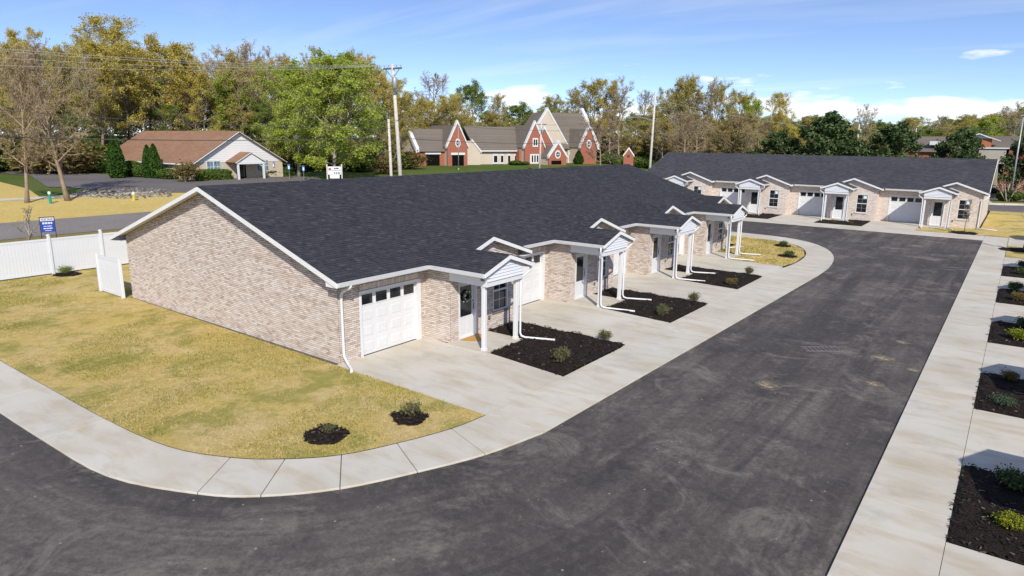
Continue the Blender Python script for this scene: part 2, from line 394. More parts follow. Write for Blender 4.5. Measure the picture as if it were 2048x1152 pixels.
def shingle_mat(name, stops, speck):
    m, N, L, B = new_mat(name); t = NT(m); c = t.coord()
    col = t.ramp(t.rand(), stops)
    col = t.mix(t.rng(t.noise(t.coord(scale=(1, .35, 1)), 34, 4, .85), .50, .70, 0, .6), col, speck)
    col = t.mix(t.rng(t.noise(c, .5, 4), .4, .7, 0, .25), col, stops[0][1])
    L.new(col, B.inputs['Base Color']); B.inputs['Roughness'].default_value = .92; B.inputs['Specular IOR Level'].default_value = .25
    L.new(t.bump(t.noise(c, 150, 2, .8), .5, .005), B.inputs['Normal'])
    return m
SH = [(0, (.026, .026, .030)), (.35, (.034, .034, .039)), (.85, (.043, .043, .050)), (1, (.062, .062, .071))]
MT['shingle'] = shingle_mat('charcoal_shingle', SH, (.10, .10, .112))
def shingle_tex(name, lo, mid, hi, w=.33, h=.145, along_x=False, contrast=1):
    """roof too far to tell the tabs apart: courses in the material. object coords: u horizontal, z for course"""
    m, N, L, B = new_mat(name); t = NT(m)
    sep = N.new('ShaderNodeSeparateXYZ'); L.new(t.coord(), sep.inputs[0])
    cb = N.new('ShaderNodeCombineXYZ'); L.new(sep.outputs[0 if along_x else 1], cb.inputs[0])
    L.new(t.math('MULTIPLY', sep.outputs[2], 3.2), cb.inputs[1])
    bt = N.new('ShaderNodeTexBrick'); L.new(cb.outputs[0], bt.inputs[0]); bt.inputs['Scale'].default_value = 1
    bt.inputs['Brick Width'].default_value = w; bt.inputs['Row Height'].default_value = h; bt.inputs['Mortar Size'].default_value = .008; bt.inputs['Bias'].default_value = 0
    bt.inputs['Color1'].default_value = (*lo, 1); bt.inputs['Color2'].default_value = (*hi, 1); bt.inputs['Mortar'].default_value = (*[v*.55 for v in lo], 1)
    col = t.mix(.35, bt.outputs[0], mid)
    col = t.mix(t.rng(t.noise(t.coord(scale=(1, 1, 3)), 7, 4, .8), .45, .75, 0, .5), col, hi)
    col = t.mix(t.rng(t.noise(t.coord(), .35, 5), .4, .7, 0, .35), col, lo)
    L.new(col, B.inputs['Base Color']); B.inputs['Roughness'].default_value = .92; B.inputs['Specular IOR Level'].default_value = .25
    return m
MT['shingle_far'] = shingle_tex('charcoal_shingle_far', (.028, .028, .031), (.040, .040, .045), (.085, .084, .093))
MT['roof_brown'] = shingle_tex('brown_shingle', (.20, .105, .06), (.26, .145, .085), (.31, .18, .11), w=.9, h=.25, along_x=True)
MT['roof_grey'] = shingle_tex('grey_brown_shingle', (.115, .095, .075), (.15, .125, .10), (.19, .16, .13), w=.9, h=.3)
def glass_mat(name, col=(.012, .014, .016), rough=.06, spec=.6):
    m, N, L, B = new_mat(name); t = NT(m)
    n = t.noise(t.coord(), .9, 2)
    L.new(t.ramp(n, [(.35, tuple(v*.6 for v in col)), (.7, tuple(v*1.8 for v in col))]), B.inputs['Base Color'])
    B.inputs['Roughness'].default_value = rough; B.inputs['Specular IOR Level'].default_value = spec
    return m
MT['glass'] = glass_mat('window_glass')
MT['glass_teal'] = glass_mat('tinted_glass', (.02, .05, .07))
MT['glass_office'] = glass_mat('curtained_glass', (.10, .16, .19))
def mulch_mat():
    m, N, L, B = new_mat('mulch'); t = NT(m); c = t.coord()
    n = t.noise(c, 30, 5, .75, 1); v = N.new('ShaderNodeTexVoronoi'); v.inputs['Scale'].default_value = 26; L.new(c, v.inputs['Vector'])
    col = t.ramp(n, [(.3, (.010, .007, .006)), (.55, (.026, .018, .014)), (.78, (.06, .042, .032))])
    L.new(col, B.inputs['Base Color']); B.inputs['Roughness'].default_value = .95; B.inputs['Specular IOR Level'].default_value = .15
    L.new(t.bump(t.math('ADD', n, v.outputs['Distance']), .9, .04), B.inputs['Normal'])
    return m
MT['mulch'] = mulch_mat()
MT['chip'] = blade_mat('bark_chips', [(0, (.008, .006, .005)), (.6, (.026, .018, .014)), (.92, (.055, .038, .028)), (1, (.20, .16, .12))], 0)
def rock_mat():
    m, N, L, B = new_mat('riprap'); t = NT(m)
    L.new(t.ramp(t.rand(), [(0, (.05, .042, .03)), (.5, (.14, .12, .095)), (1, (.34, .30, .26))]), B.inputs['Base Color']); B.inputs['Roughness'].default_value = .95
    return m
MT['rock'] = rock_mat()
def sand_mat():
    m, N, L, B = new_mat('spilled_sand'); t = NT(m)
    sub = N.new('ShaderNodeVectorMath'); sub.operation = 'SUBTRACT'; L.new(t.coord('Generated'), sub.inputs[0]); sub.inputs[1].default_value = (.5, .5, 0)
    flat = N.new('ShaderNodeVectorMath'); flat.operation = 'MULTIPLY'; L.new(sub.outputs[0], flat.inputs[0]); flat.inputs[1].default_value = (1, 1, 0)
    ln = N.new('ShaderNodeVectorMath'); ln.operation = 'LENGTH'; L.new(flat.outputs[0], ln.inputs[0])
    n = t.noise(t.coord(), 6, 9, .82, 1.0)
    f = t.math('MULTIPLY', t.rng(ln.outputs['Value'], .05, .48, 1, 0), t.rng(n, .40, .60, 0, .95), True)
    L.new(t.ramp(n, [(.4, (.36, .28, .17)), (.65, (.68, .55, .34))]), B.inputs['Base Color']); B.inputs['Roughness'].default_value = .95
    tr = N.new('ShaderNodeBsdfTransparent'); mx = N.new('ShaderNodeMixShader'); L.new(f, mx.inputs[0]); L.new(tr.outputs[0], mx.inputs[1]); L.new(B.outputs[0], mx.inputs[2])
    L.new(mx.outputs[0], N['Material Output'].inputs['Surface'])
    return m
MT['sand'] = sand_mat()

# ------------------------------------------------------------------ ground, roads, pavements
def sheet(name, poly, dz, mat, parent=None, jitter=0, kind='structure'):
    bm = bmesh.new(); f = bm.faces.new([bm.verts.new((float(p[0]), float(p[1]), 0)) for p in poly])
    if f.normal.z < 0: f.normal_flip()
    bm.normal_update()
    if bm.faces[:][0].normal.z < 0: bmesh.ops.reverse_faces(bm, faces=bm.faces[:])
    for bx, _ in TB[1:-1]:
        bmesh.ops.bisect_plane(bm, geom=bm.verts[:]+bm.edges[:]+bm.faces[:], plane_co=(bx, 0, 0), plane_no=(1, 0, 0))
    bmesh.ops.triangulate(bm, faces=bm.faces[:])
    for v in bm.verts: v.co.z = terr(v.co.x)+dz
    me = bpy.data.meshes.new(name); bm.to_mesh(me); bm.free(); me.materials.append(mat)
    o = bpy.data.objects.new(name, me); COL.objects.link(o)
    if parent: o.parent = parent
    elif kind: o['kind'] = kind
    return o
def rect(x0, x1, y0, y1): return [(x0, y0), (x1, y0), (x1, y1), (x0, y1)]
BIG = 2600
sheet('ground', rect(-BIG, BIG, -BIG, BIG), -.14, MT['grassland'])
sheet('highway', rect(-65.6, -55.2, -500, 700), -.10, MT['highway'])
sheet('road', [(-39.4, -60), (40, -60), (40, 66), (-.6, 66), (-.6, 62.3), (-60, 62.3), (-60, 51), (-15, 51), (-12, 42), (-9.6, 40), (-9.6, 14), (-15, 8.2), (-39.4, 6.1)], -.045, MT['asphalt'])
sheet('straw_bank', rect(-77.0, -65.7, -120, 46), -.105, MT['strawmat'])
sheet('far_footpath', rect(-78.6, -77.2, -120, 60), -.09, MT['concrete'])
sheet('straw_knoll', [tuple(hit(*p)[:2]) for p in ((-260, 470), (-200, 372), (0, 362), (50, 374), (80, 392), (90, 404), (-40, 412))], -.112, MT['strawmat'])
sheet('near_verge', rect(-55.1, -39.1, -120, 130), -.11, MT['verge'])
sheet('parking_lot', [tuple(hit(*p)[:2]) for p in ((-330, 372), (-200, 366), (0, 345), (60, 350), (95, 372), (170, 376), (250, 382), (330, 384), (420, 383), (640, 372), (640, 354), (596, 352), (480, 353), (400, 362), (330, 357), (240, 351), (185, 345), (120, 328), (60, 310), (-200, 312), (-330, 320))], -.08, MT['lot'])
sheet('side_street', rect(-2.6, 60, 88, 97.6), -.06, MT['lot'])
sheet('clinic_lot', rect(-3.6, 60, 104.2, 119), -.06, MT['lot'])
sheet('church_drive', [tuple(hit(*p)[:2]) for p in ((785, 330), (835, 328), (835, 331), (785, 334))], -.10, MT['concrete'])
sheet('cross_street', [(-85, 190), (-84, 200), (20, 182), (20, 172)], -.1, MT['lot'])

def spline(pts, n):
    """Catmull-Rom, n samples per span"""
    P = [np.array(p, float) for p in pts]; P = [2*P[0]-P[1]]+P+[2*P[-1]-P[-2]]; out = []
    for i in range(1, len(P)-2):
        a, b, c, d = P[i-1:i+3]
        for k in range(n):
            t = k/n; out.append(.5*((2*b)+(c-a)*t+(2*a-5*b+4*c-d)*t*t+(3*b-a-3*c+d)*t**3))
    out.append(P[-2]); return out
def slab(inner, outer, parent, z=0.0, th=.13, gap=.010):
    """one pavement slab between two short polylines; joints recessed"""
    inner = [np.array(p, float) for p in inner]; outer = [np.array(p, float) for p in outer]
    def shrink(pl):
        d0 = pl[1]-pl[0]; d1 = pl[-2]-pl[-1]
        return [pl[0]+d0/np.linalg.norm(d0)*gap]+pl[1:-1]+[pl[-1]+d1/np.linalg.norm(d1)*gap]
    loop = shrink(inner)+shrink(outer)[::-1]
    area = sum(a[0]*b[1]-b[0]*a[1] for a, b in zip(loop, loop[1:]+loop[:1]))
    if area < 0: loop = loop[::-1]
    cx = sum(loop)/len(loop)
    top = []
    for p in loop:
        d = cx-p; top.append(p+d/np.linalg.norm(d)*.006)
    n = len(loop)
    vs = [(p[0], p[1], z-th) for p in loop]+[(p[0], p[1], z-.006) for p in loop]+[(p[0], p[1], z) for p in top]
    fs = [tuple(range(2*n, 3*n))]+[(i, (i+1) % n, n+(i+1) % n, n+i) for i in range(n)]+[(n+i, n+(i+1) % n, 2*n+(i+1) % n, 2*n+i) for i in range(n)]
    return mesh_obj('slab', vs, fs, MT['concrete'], parent)
def walk(name, inner, outer, dense, label=None):
    root = empty(name); root['kind'] = 'structure'
    for i in range(len(inner)-1):
        k = dense
        si = spline(inner, k)[i*k:(i+1)*k+1]; so = spline(outer, k)[i*k:(i+1)*k+1]
        slab(si, so, root)
    # bed under the joints
    si, so = spline(inner, 3), spline(outer, 3); loop = si+so[::-1]; n = len(si)
    vs = [(p[0], p[1], -.035) for p in si]+[(p[0], p[1], -.035) for p in so]
    fs = [(i, i+1, n+i+1, n+i) for i in range(n-1)]
    mesh_obj('joint_bed', vs, fs, MT['mortar'], root)
    return root
IN1 = [(-39.2, 6.1), (-33.5, 6.15), (-29.5, 6.2), (-25.5, 6.25), (-21.4, 6.3), (-17.62, 6.36), (-14.9, 6.58), (-13.28, 7.17), (-12.26, 7.88), (-11.43, 8.79), (-10.88, 9.98), (-10.42, 11.38), (-10.27, 12.65)]
OU1 = [(-39.2, 4.7), (-33.5, 4.72), (-29.5, 4.76), (-25.5, 4.8), (-21.4, 4.86), (-17.62, 4.95), (-14.57, 5.14), (-12.4, 5.94), (-11.31, 6.67), (-10.3, 7.84), (-9.55, 9.32), (-8.92, 10.86), (-8.52, 12.65)]
ys = [12.65, 15.2, 17.9, 20.5, 23.1, 25.7, 28.3, 30.9, 33.5, 36.1, 38.5]
walk('sidewalk', IN1, OU1, 4)
walk('sidewalk', [(-10.27, y) for y in ys], [(-8.52+.018*(y-12.65), y) for y in ys], 1)
walk('sidewalk', [(-10.2, 38.5), (-10.0, 41.2), (-10.2, 44.2), (-10.9, 46.8), (-12.1, 48.8), (-13.9, 49.9), (-16.2, 50.3), (-20, 50.4), (-24, 50.4), (-30, 50.4)],
     [(-8.07, 38.5), (-8.15, 41.2), (-8.62, 44.6), (-9.6, 47.7), (-11.2, 50.3), (-13.4, 51.9), (-16.2, 52.4), (-20, 52.5), (-24, 52.5), (-30, 52.5)], 3)
yr = [-4, .5, 4, 7.5, 11, 14.3, 17.6, 20.9, 24.2, 27.5, 31, 34.5, 38, 41.5, 45, 48.5, 52, 55.5, 58.8, 62.0]
walk('sidewalk', [(-1.66, y) for y in yr], [(-.18, y) for y in yr], 1)
xb2 = [-40, -36, -32, -28, -24, -20.4, -17, -13.7, -10.4, -7.1, -4.2, -1.66]
walk('sidewalk', [(x, 63.4) for x in xb2], [(x, 60.6+(x+1.66)*-.012) for x in xb2], 1)
walk('sidewalk', [(x, 63.4) for x in (-1.66, -.18, 3, 7, 12)], [(x, 62.05) for x in (-1.66, -.18, 3, 7, 12)], 1)

def patch(name, poly, z, mat, kind='structure', parent=None):
    return sheet(name, poly, z, mat, parent, kind=kind)
def concrete_pad(name, poly, z=.012):
    mb = MB(); n = len(poly)
    a = sum(p[0]*q[1]-q[0]*p[1] for p, q in zip(poly, poly[1:]+poly[:1]))
    if a < 0: poly = poly[::-1]
    mb.v = [(p[0], p[1], -.12) for p in poly]+[(p[0], p[1], z) for p in poly]
    mb.f = [tuple(range(n, 2*n))]+[(i, (i+1) % n, n+(i+1) % n, n+i) for i in range(n)]
    o = mb.obj(name, MT['concrete']); o['kind'] = 'structure'; return o
P = 7.77
AX, AY = -16.4, 12.75
for k in range(4):
    y = AY+P*k
    concrete_pad('driveway', [(AX-.05, y-.15), (-10.29, y-.2), (-10.29, y+3.5), (-13.4, y+3.84), (AX+2.86, y+3.6), (AX-.05, y+3.9)], .003)
    concrete_pad('porch_slab', [(AX+1.15, y+3.62), (AX+2.92, y+3.62), (AX+2.92, y+5.8), (AX+1.15, y+5.8)], .03)
CX, CY = 6.12, 9.5
for k in range(-1, 6):
    y = CY+7.78*k
    concrete_pad('driveway', [(-.17, y-.2), (CX+.05, y-.2), (CX+.05, y+3.9), (-.17, y+3.85)], .003)
    concrete_pad('porch_slab', [(CX-2.92, y+3.62), (CX-1.1, y+3.62), (CX-1.1, y+5.8), (CX-2.92, y+5.8)], .03)
BX, BY, BP = -33.75, 69.35, 7.85
for k in range(4):
    x = BX+BP*k
    concrete_pad('driveway', [(x-.2, 63.42), (x+3.75, 63.42), (x+3.75, BY+.05), (x-.2, BY+.05)], .003)
    concrete_pad('porch_slab', [(x+3.62, BY-2.92), (x+5.8, BY-2.92), (x+5.8, BY-1.1), (x+3.62, BY-1.1)], .03)

def lawn(name, poly, z=.0):
    o = sheet(name, poly, z, MT['lawn']); return o
inner1 = [tuple(p) for p in spline(IN1, 4)]
LAWN1 = inner1+[(-10.29, 12.54), (AX+.02, 12.58), (-30.7, 12.7), (-30.7, 46), (-38.95, 46), (-38.95, 6.1)]
lawn('front_lawn', LAWN1, .012)
LAWN2 = [(-10.24, 39.72), (-10.05, 41.2), (-10.25, 44.2), (-10.95, 46.75), (-12.15, 48.7), (-13.95, 49.8), (-16.2, 50.2), (-30, 50.3), (-30, 46), (-15.2, 46), (-15.2, AY+3*P+5.9), (-13.4, AY+3*P+5.9), (-13.4, AY+3*P+3.7), (-10.2, AY+3*P+3.55)]
lawn('corner_lawn', LAWN2, .010)
LB = BX+3*BP+3.8
LAWN3 = [(LB, 63.45), (-.3, 63.45), (12, 63.45), (12, 87.9), (-2.2, 87.9), (-2.2, BY-1.15), (LB+2, BY-1.2), (LB+2, BY-2.9), (LB, BY-2.9)]
lawn('end_lawn', LAWN3, .008)
LAWN4 = [(-.15, 52.2), (4.6, 52.2), (12, 52.2), (12, 62.0), (-.15, 62.0)]
lawn('end_lawn', [(-.15, 52.35), (12, 52.35), (12, 58.3), (-.15, 58.3)], .006)
concrete_pad('pavement_pad', [(-.15, 58.33), (12, 58.33), (12, 62.0), (-.15, 62.0)], .001)

def in_poly(pts, poly):
    x, y = pts[:, 0], pts[:, 1]; r = np.zeros(len(pts), bool); n = len(poly)
    for i in range(n):
        (x1, y1), (x2, y2) = poly[i][:2], poly[(i+1) % n][:2]
        if y1 == y2: continue
        r ^= ((y1 > y) != (y2 > y)) & (x < (x2-x1)*(y-y1)/(y2-y1)+x1)
    return r
def blades(name, poly, n, mat, z, h=(.03, .09), w=.012, lean=1.6, seed=1, mask=None, label=None):
    g = np.random.default_rng(seed); P_ = np.array([p[:2] for p in poly])
    lo, hi = P_.min(0), P_.max(0)
    q = g.uniform(lo, hi, (n*3, 2)); q = q[in_poly(q, poly)][:n]
    if mask is not None: q = q[mask(q, g)]
    m = len(q); a = g.uniform(0, 2*np.pi, m); H = g.uniform(*h, m); ln = H*g.uniform(.3, lean, m)
    d = np.stack([np.cos(a), np.sin(a)], 1); s = np.stack([-d[:, 1], d[:, 0]], 1)*w*g.uniform(.6, 1.4, (m, 1))
    V = np.zeros((m, 3, 3)); V[:, 0, :2] = q-s; V[:, 1, :2] = q+s; V[:, 2, :2] = q+d*ln[:, None]
    V[:, :2, 2] = z-.004; V[:, 2, 2] = z+H*.9
    o = array_obj(name, V.reshape(-1, 3), 3, mat); tag(o, label, 'grass', kind='stuff'); return o
def patchy(thr, sc, off):
    def f(q, g):
        v = np.array([noise.noise(Vector((x*sc+off, y*sc, .3)))+.5*noise.noise(Vector((x*sc*3, y*sc*3+off, .7))) for x, y in q]); return v+g.normal(0, .12, len(v)) > thr
    return f
NEARL = [p for p in LAWN1 if p[1] < 13]+[]
NEARP = inner1+[(-10.29, 12.54), (AX+.02, 12.6), (-30.7, 12.7), (-38.9, 14.5), (-38.9, 6.15)]
blades('dry_straw', NEARP, 75000, MT['straw_blade'], .012, (.010, .035), .007, 5.5, 3, patchy(-.12, .45, 21.0), label='loose dry straw lying over the front lawn beside the brick gable')
blades('grass_tufts', NEARP, 120000, MT['green_blade'], .012, (.02, .06), .008, 1.6, 4, patchy(.16, .38, 3.1), label='green grass tufts growing through the straw of the front lawn')
blades('dry_straw', LAWN2, 15000, MT['straw_blade'], .010, (.02, .06), .02, 2.6, 5, label='dry straw over the rounded corner lawn by the end unit')
blades('grass_tufts', LAWN2, 14000, MT['green_blade'], .010, (.03, .09), .018, 1.2, 6, patchy(-.1, .45, 9.1), label='green tufts in the rounded corner lawn by the end unit')

def mulch_bed(poly, z=.0, sub=.16, seed=0, chips=500):
    """mounded bed with an uneven edge"""
    g = random.Random(seed); P_ = np.array(poly, float); lo, hi = P_.min(0)-.05, P_.max(0)+.05
    nx = max(4, int((hi[0]-lo[0])/sub)); ny = max(4, int((hi[1]-lo[1])/sub))
    # ragged outline
    out = []
    for a, b in zip(P_, np.roll(P_, -1, 0)):
        k = max(2, int(np.linalg.norm(b-a)/.12))
        for i in range(k): out.append(a+(b-a)*i/k+np.array([g.uniform(-.035, .035), g.uniform(-.035, .035)]))
    bm = bmesh.new(); f = bm.faces.new([bm.verts.new((p[0], p[1], 0)) for p in out]); bm.normal_update()
    if f.normal.z < 0: bmesh.ops.reverse_faces(bm, faces=[f])
    for i in range(1, nx): bmesh.ops.bisect_plane(bm, geom=bm.verts[:]+bm.edges[:]+bm.faces[:], plane_co=(lo[0]+(hi[0]-lo[0])*i/nx, 0, 0), plane_no=(1, 0, 0))
    for i in range(1, ny): bmesh.ops.bisect_plane(bm, geom=bm.verts[:]+bm.edges[:]+bm.faces[:], plane_co=(0, lo[1]+(hi[1]-lo[1])*i/ny, 0), plane_no=(0, 1, 0))
    bnd = {v for e in bm.edges if e.is_boundary for v in e.verts}
    for v in bm.verts:
        v.co.z = z+(.012 if v in bnd else .05+.05*noise.noise(Vector((v.co.x*2.1, v.co.y*2.1, seed)))+g.uniform(-.012, .018))
    bmesh.ops.triangulate(bm, faces=bm.faces[:])
    me = bpy.data.meshes.new('mulch_bed'); bm.to_mesh(me); bm.free(); me.materials.append(MT['mulch'])
    o = bpy.data.objects.new('mulch_bed', me); COL.objects.link(o); o['kind'] = 'structure'
    ng = np.random.default_rng(seed+50); q = ng.uniform(lo-.06, hi+.06, (chips*2, 2)); big = [tuple(np.mean(out, 0)+(p-np.mean(out, 0))*1.025) for p in out]; q = q[in_poly(q, big)][:chips]; m = len(q)
    edge = ~in_poly(q, [tuple(p) for p in out])
    if m:
        a = ng.uniform(0, 2*np.pi, m); d = np.stack([np.cos(a), np.sin(a)], 1); s = np.stack([-d[:, 1], d[:, 0]], 1)
        l = ng.uniform(.02, .06, (m, 1)); w = ng.uniform(.008, .02, (m, 1)); V = np.zeros((m, 4, 3))
        for i, (e, h) in enumerate(((-1, -1), (1, -1), (1, 1), (-1, 1))): V[:, i, :2] = q+d*l*e+s*w*h
        zz = z-.045*edge+.055+np.array([.05*noise.noise(Vector((x*2.1, y*2.1, seed))) for x, y in q])+ng.uniform(0, .03, m)
        V[:, :, 2] = zz[:, None]+ng.uniform(-.015, .015, (m, 4))
        c = array_obj('bark_chips', V.reshape(-1, 3), 4, MT['chip'], o); c['kind'] = 'stuff'
    return o
for k in range(3):
    y = AY+P*k
    mulch_bed([(AX+1.22, y+5.82), (AX+2.95, y+5.82), (AX+2.95, y+3.86), (-10.33, y+3.52), (-10.31, y+7.56), (AX+1.22, y+7.6)], seed=k, chips=1400-300*k)
for k in range(5):
    y = CY+7.78*k
    mulch_bed([(-.13, y+3.87), (CX-2.95, y+3.9), (CX-2.95, y+5.82), (CX-1.25, y+5.82), (CX-1.25, y+7.55), (-.13, y+7.55)], seed=10+k, chips=1500-250*k)
for k in range(3):
    x = BX+BP*k
    mulch_bed([(x+3.78, 63.5), (x+7.6, 63.5), (x+7.6, BY-1.25), (x+5.85, BY-1.25), (x+5.85, BY-2.95), (x+3.78, BY-2.95)], seed=20+k, sub=.3, chips=300)
def ring(x, y, r, seed, z=.0):
    g = random.Random(seed); pts = [(x+r*g.uniform(.85, 1.15)*math.cos(a)*1.1, y+r*g.uniform(.85, 1.15)*math.sin(a)) for a in np.linspace(0, 2*math.pi, 15)[:-1]]
    return mulch_bed(pts, z, .12, seed, 220)
for i, (x, y, r) in enumerate(((-11.67, 11.15, .44), (-12.5, 9.2, .50), (-38.3, 12.95, .62), (-12.45, 47.4, .55), (-10.98, 43.2, .55), (-3.05, 64.2, .95), (.75, 56.2, 1.1))): ring(x, y, r, 40+i, .01)

# sand spilled on the road, storm drain
for i, (x, y, w, d, a) in enumerate(((-2.63, 27.1, .7, .6, 0), (-2.85, 24.6, 1.0, 1.0, .4), (-2.68, 21.7, .7, .7, .1), (-5.15, 19.5, .75, 1.1, .5), (-5.35, 54.2, 1.2, 1.0, 0), (-1.9, 23.9, .5, .5, .2))):
    mb = MB(); n = 14
    mb.v = [(w/2*math.cos(t)*rnd.uniform(.8, 1.1), d/2*math.sin(t)*rnd.uniform(.8, 1.1), 0) for t in np.linspace(0, 2*math.pi, n+1)[:-1]]; mb.f = [tuple(range(n))]
    o = mb.obj('sand_spill', MT['sand']); o.location = (x, y, -.041); o.rotation_euler = (0, 0, a); o['kind'] = 'stuff'
def drain():
    root = empty('storm_drain', (-4.75, 24.35, -.041), R(38)); tag(root, 'dusty iron storm drain grate set in the asphalt road', 'drain')
    f = MB(); f.box(-.66, .66, -.26, -.21, -.02, .014); f.box(-.66, .66, .21, .26, -.02, .014); f.box(-.66, -.61, -.21, .21, -.02, .014); f.box(.61, .66, -.21, .21, -.02, .014)
    f.obj('frame', MT['grate'], root); MB().box(-.61, .61, -.21, .21, -.018, .001).obj('pit', MT['black'], root)
    mb = MB(); mb.box(-.04, .04, -.21, .21, .002, .013); me = mb.obj('bar', MT['grate'], root); me.location.x = -.54
    for i in range(1, 8):
        c = me.copy(); COL.objects.link(c); c.location.x = -.54+.154*i
drain()

# ------------------------------------------------------------------ row houses (front faces local +x, units run along local +y)
RX, RZ, EX, EZ = -7.0, 5.27, 0.55, 2.80
SL = (RZ-EZ)/(EX-RX); BACK = -14.25; S2 = .335
CAMW = np.array([0, 0, CAM_H])
def rects_minus(u0, u1, z0, z1, ops):
    us = sorted({u0, u1, *[v for o in ops for v in o[:2] if u0 < v < u1]}); zs = sorted({z0, z1, *[v for o in ops for v in o[2:] if z0 < v < z1]})
    for a, b in zip(us, us[1:]):
        for c, d in zip(zs, zs[1:]):
            m, n = (a+b)/2, (c+d)/2
            if not any(o[0] < m < o[1] and o[2] < n < o[3] for o in ops): yield a, b, c, d
def bricks_on(org, u, n, intervals, z0, z1, bl=.2032, bh=.0676, seed=0):
    """yield bricks (centre-left corner frame) of a running bond wall"""
    g = random.Random(seed); org = np.array(org, float); u = np.array(u, float); n = np.array(n, float)
    k = 0; z = z0; out = []
    while z+bh <= z1+.02:
        for a, b in intervals(z+bh/2):
            i0 = math.floor((a-(k % 2)*bl/2)/bl)
            s = i0*bl+(k % 2)*bl/2
            while s < b:
                p, q = max(s, a), min(s+bl, b)
                if q-p > .035: out.append((org, u, n, p+.006, q-.006, z+.0065, z+bh-.0065, g.uniform(-.002, .003)))
                s += bl
        z += bh; k += 1
    return out
def soldier(org, u, n, a, b, z0, h):
    out = []; s = a
    while s < b-.03:
        out.append((np.array(org, float), np.array(u, float), np.array(n, float), s+.005, min(s+.0676, b)-.005, z0+.005, z0+h-.005, 0.0)); s += .0676
    return out
def brick_mesh(mb, br):
    o, u, n, a, b, c, d, j = br; t = .012+j; w = .003
    q = [o+u*a, o+u*b]; f = o+n*t
    vs = [(*(q[0][:2]), c), (*(q[1][:2]), c), (*(q[1][:2]), d), (*(q[0][:2]), d)]
    p0 = f+u*(a+w); p1 = f+u*(b-w)
    vs += [(*p0[:2], c+w), (*p1[:2], c+w), (*p1[:2], d-w), (*p0[:2], d-w)]
    mb.add(vs, [(4, 5, 6, 7), (0, 1, 5, 4), (1, 2, 6, 5), (2, 3, 7, 6), (3, 0, 4, 7)])
def shingle_geo(mb, o, u, v, n, p, q, s, e, ex, lift):
    """one tab: top flush, lower edge proud"""
    a, b, c, d = o+u*p+v*s+n*lift, o+u*q+v*s+n*lift, o+u*q+v*e+n*.002, o+u*p+v*e+n*.002
    a2, b2 = o+u*p+v*s, o+u*q+v*s
    mb.add([a, b, c, d, a2, b2], [(0, 1, 2, 3), (4, 5, 1, 0), (4, 0, 3), (5, 2, 1)])

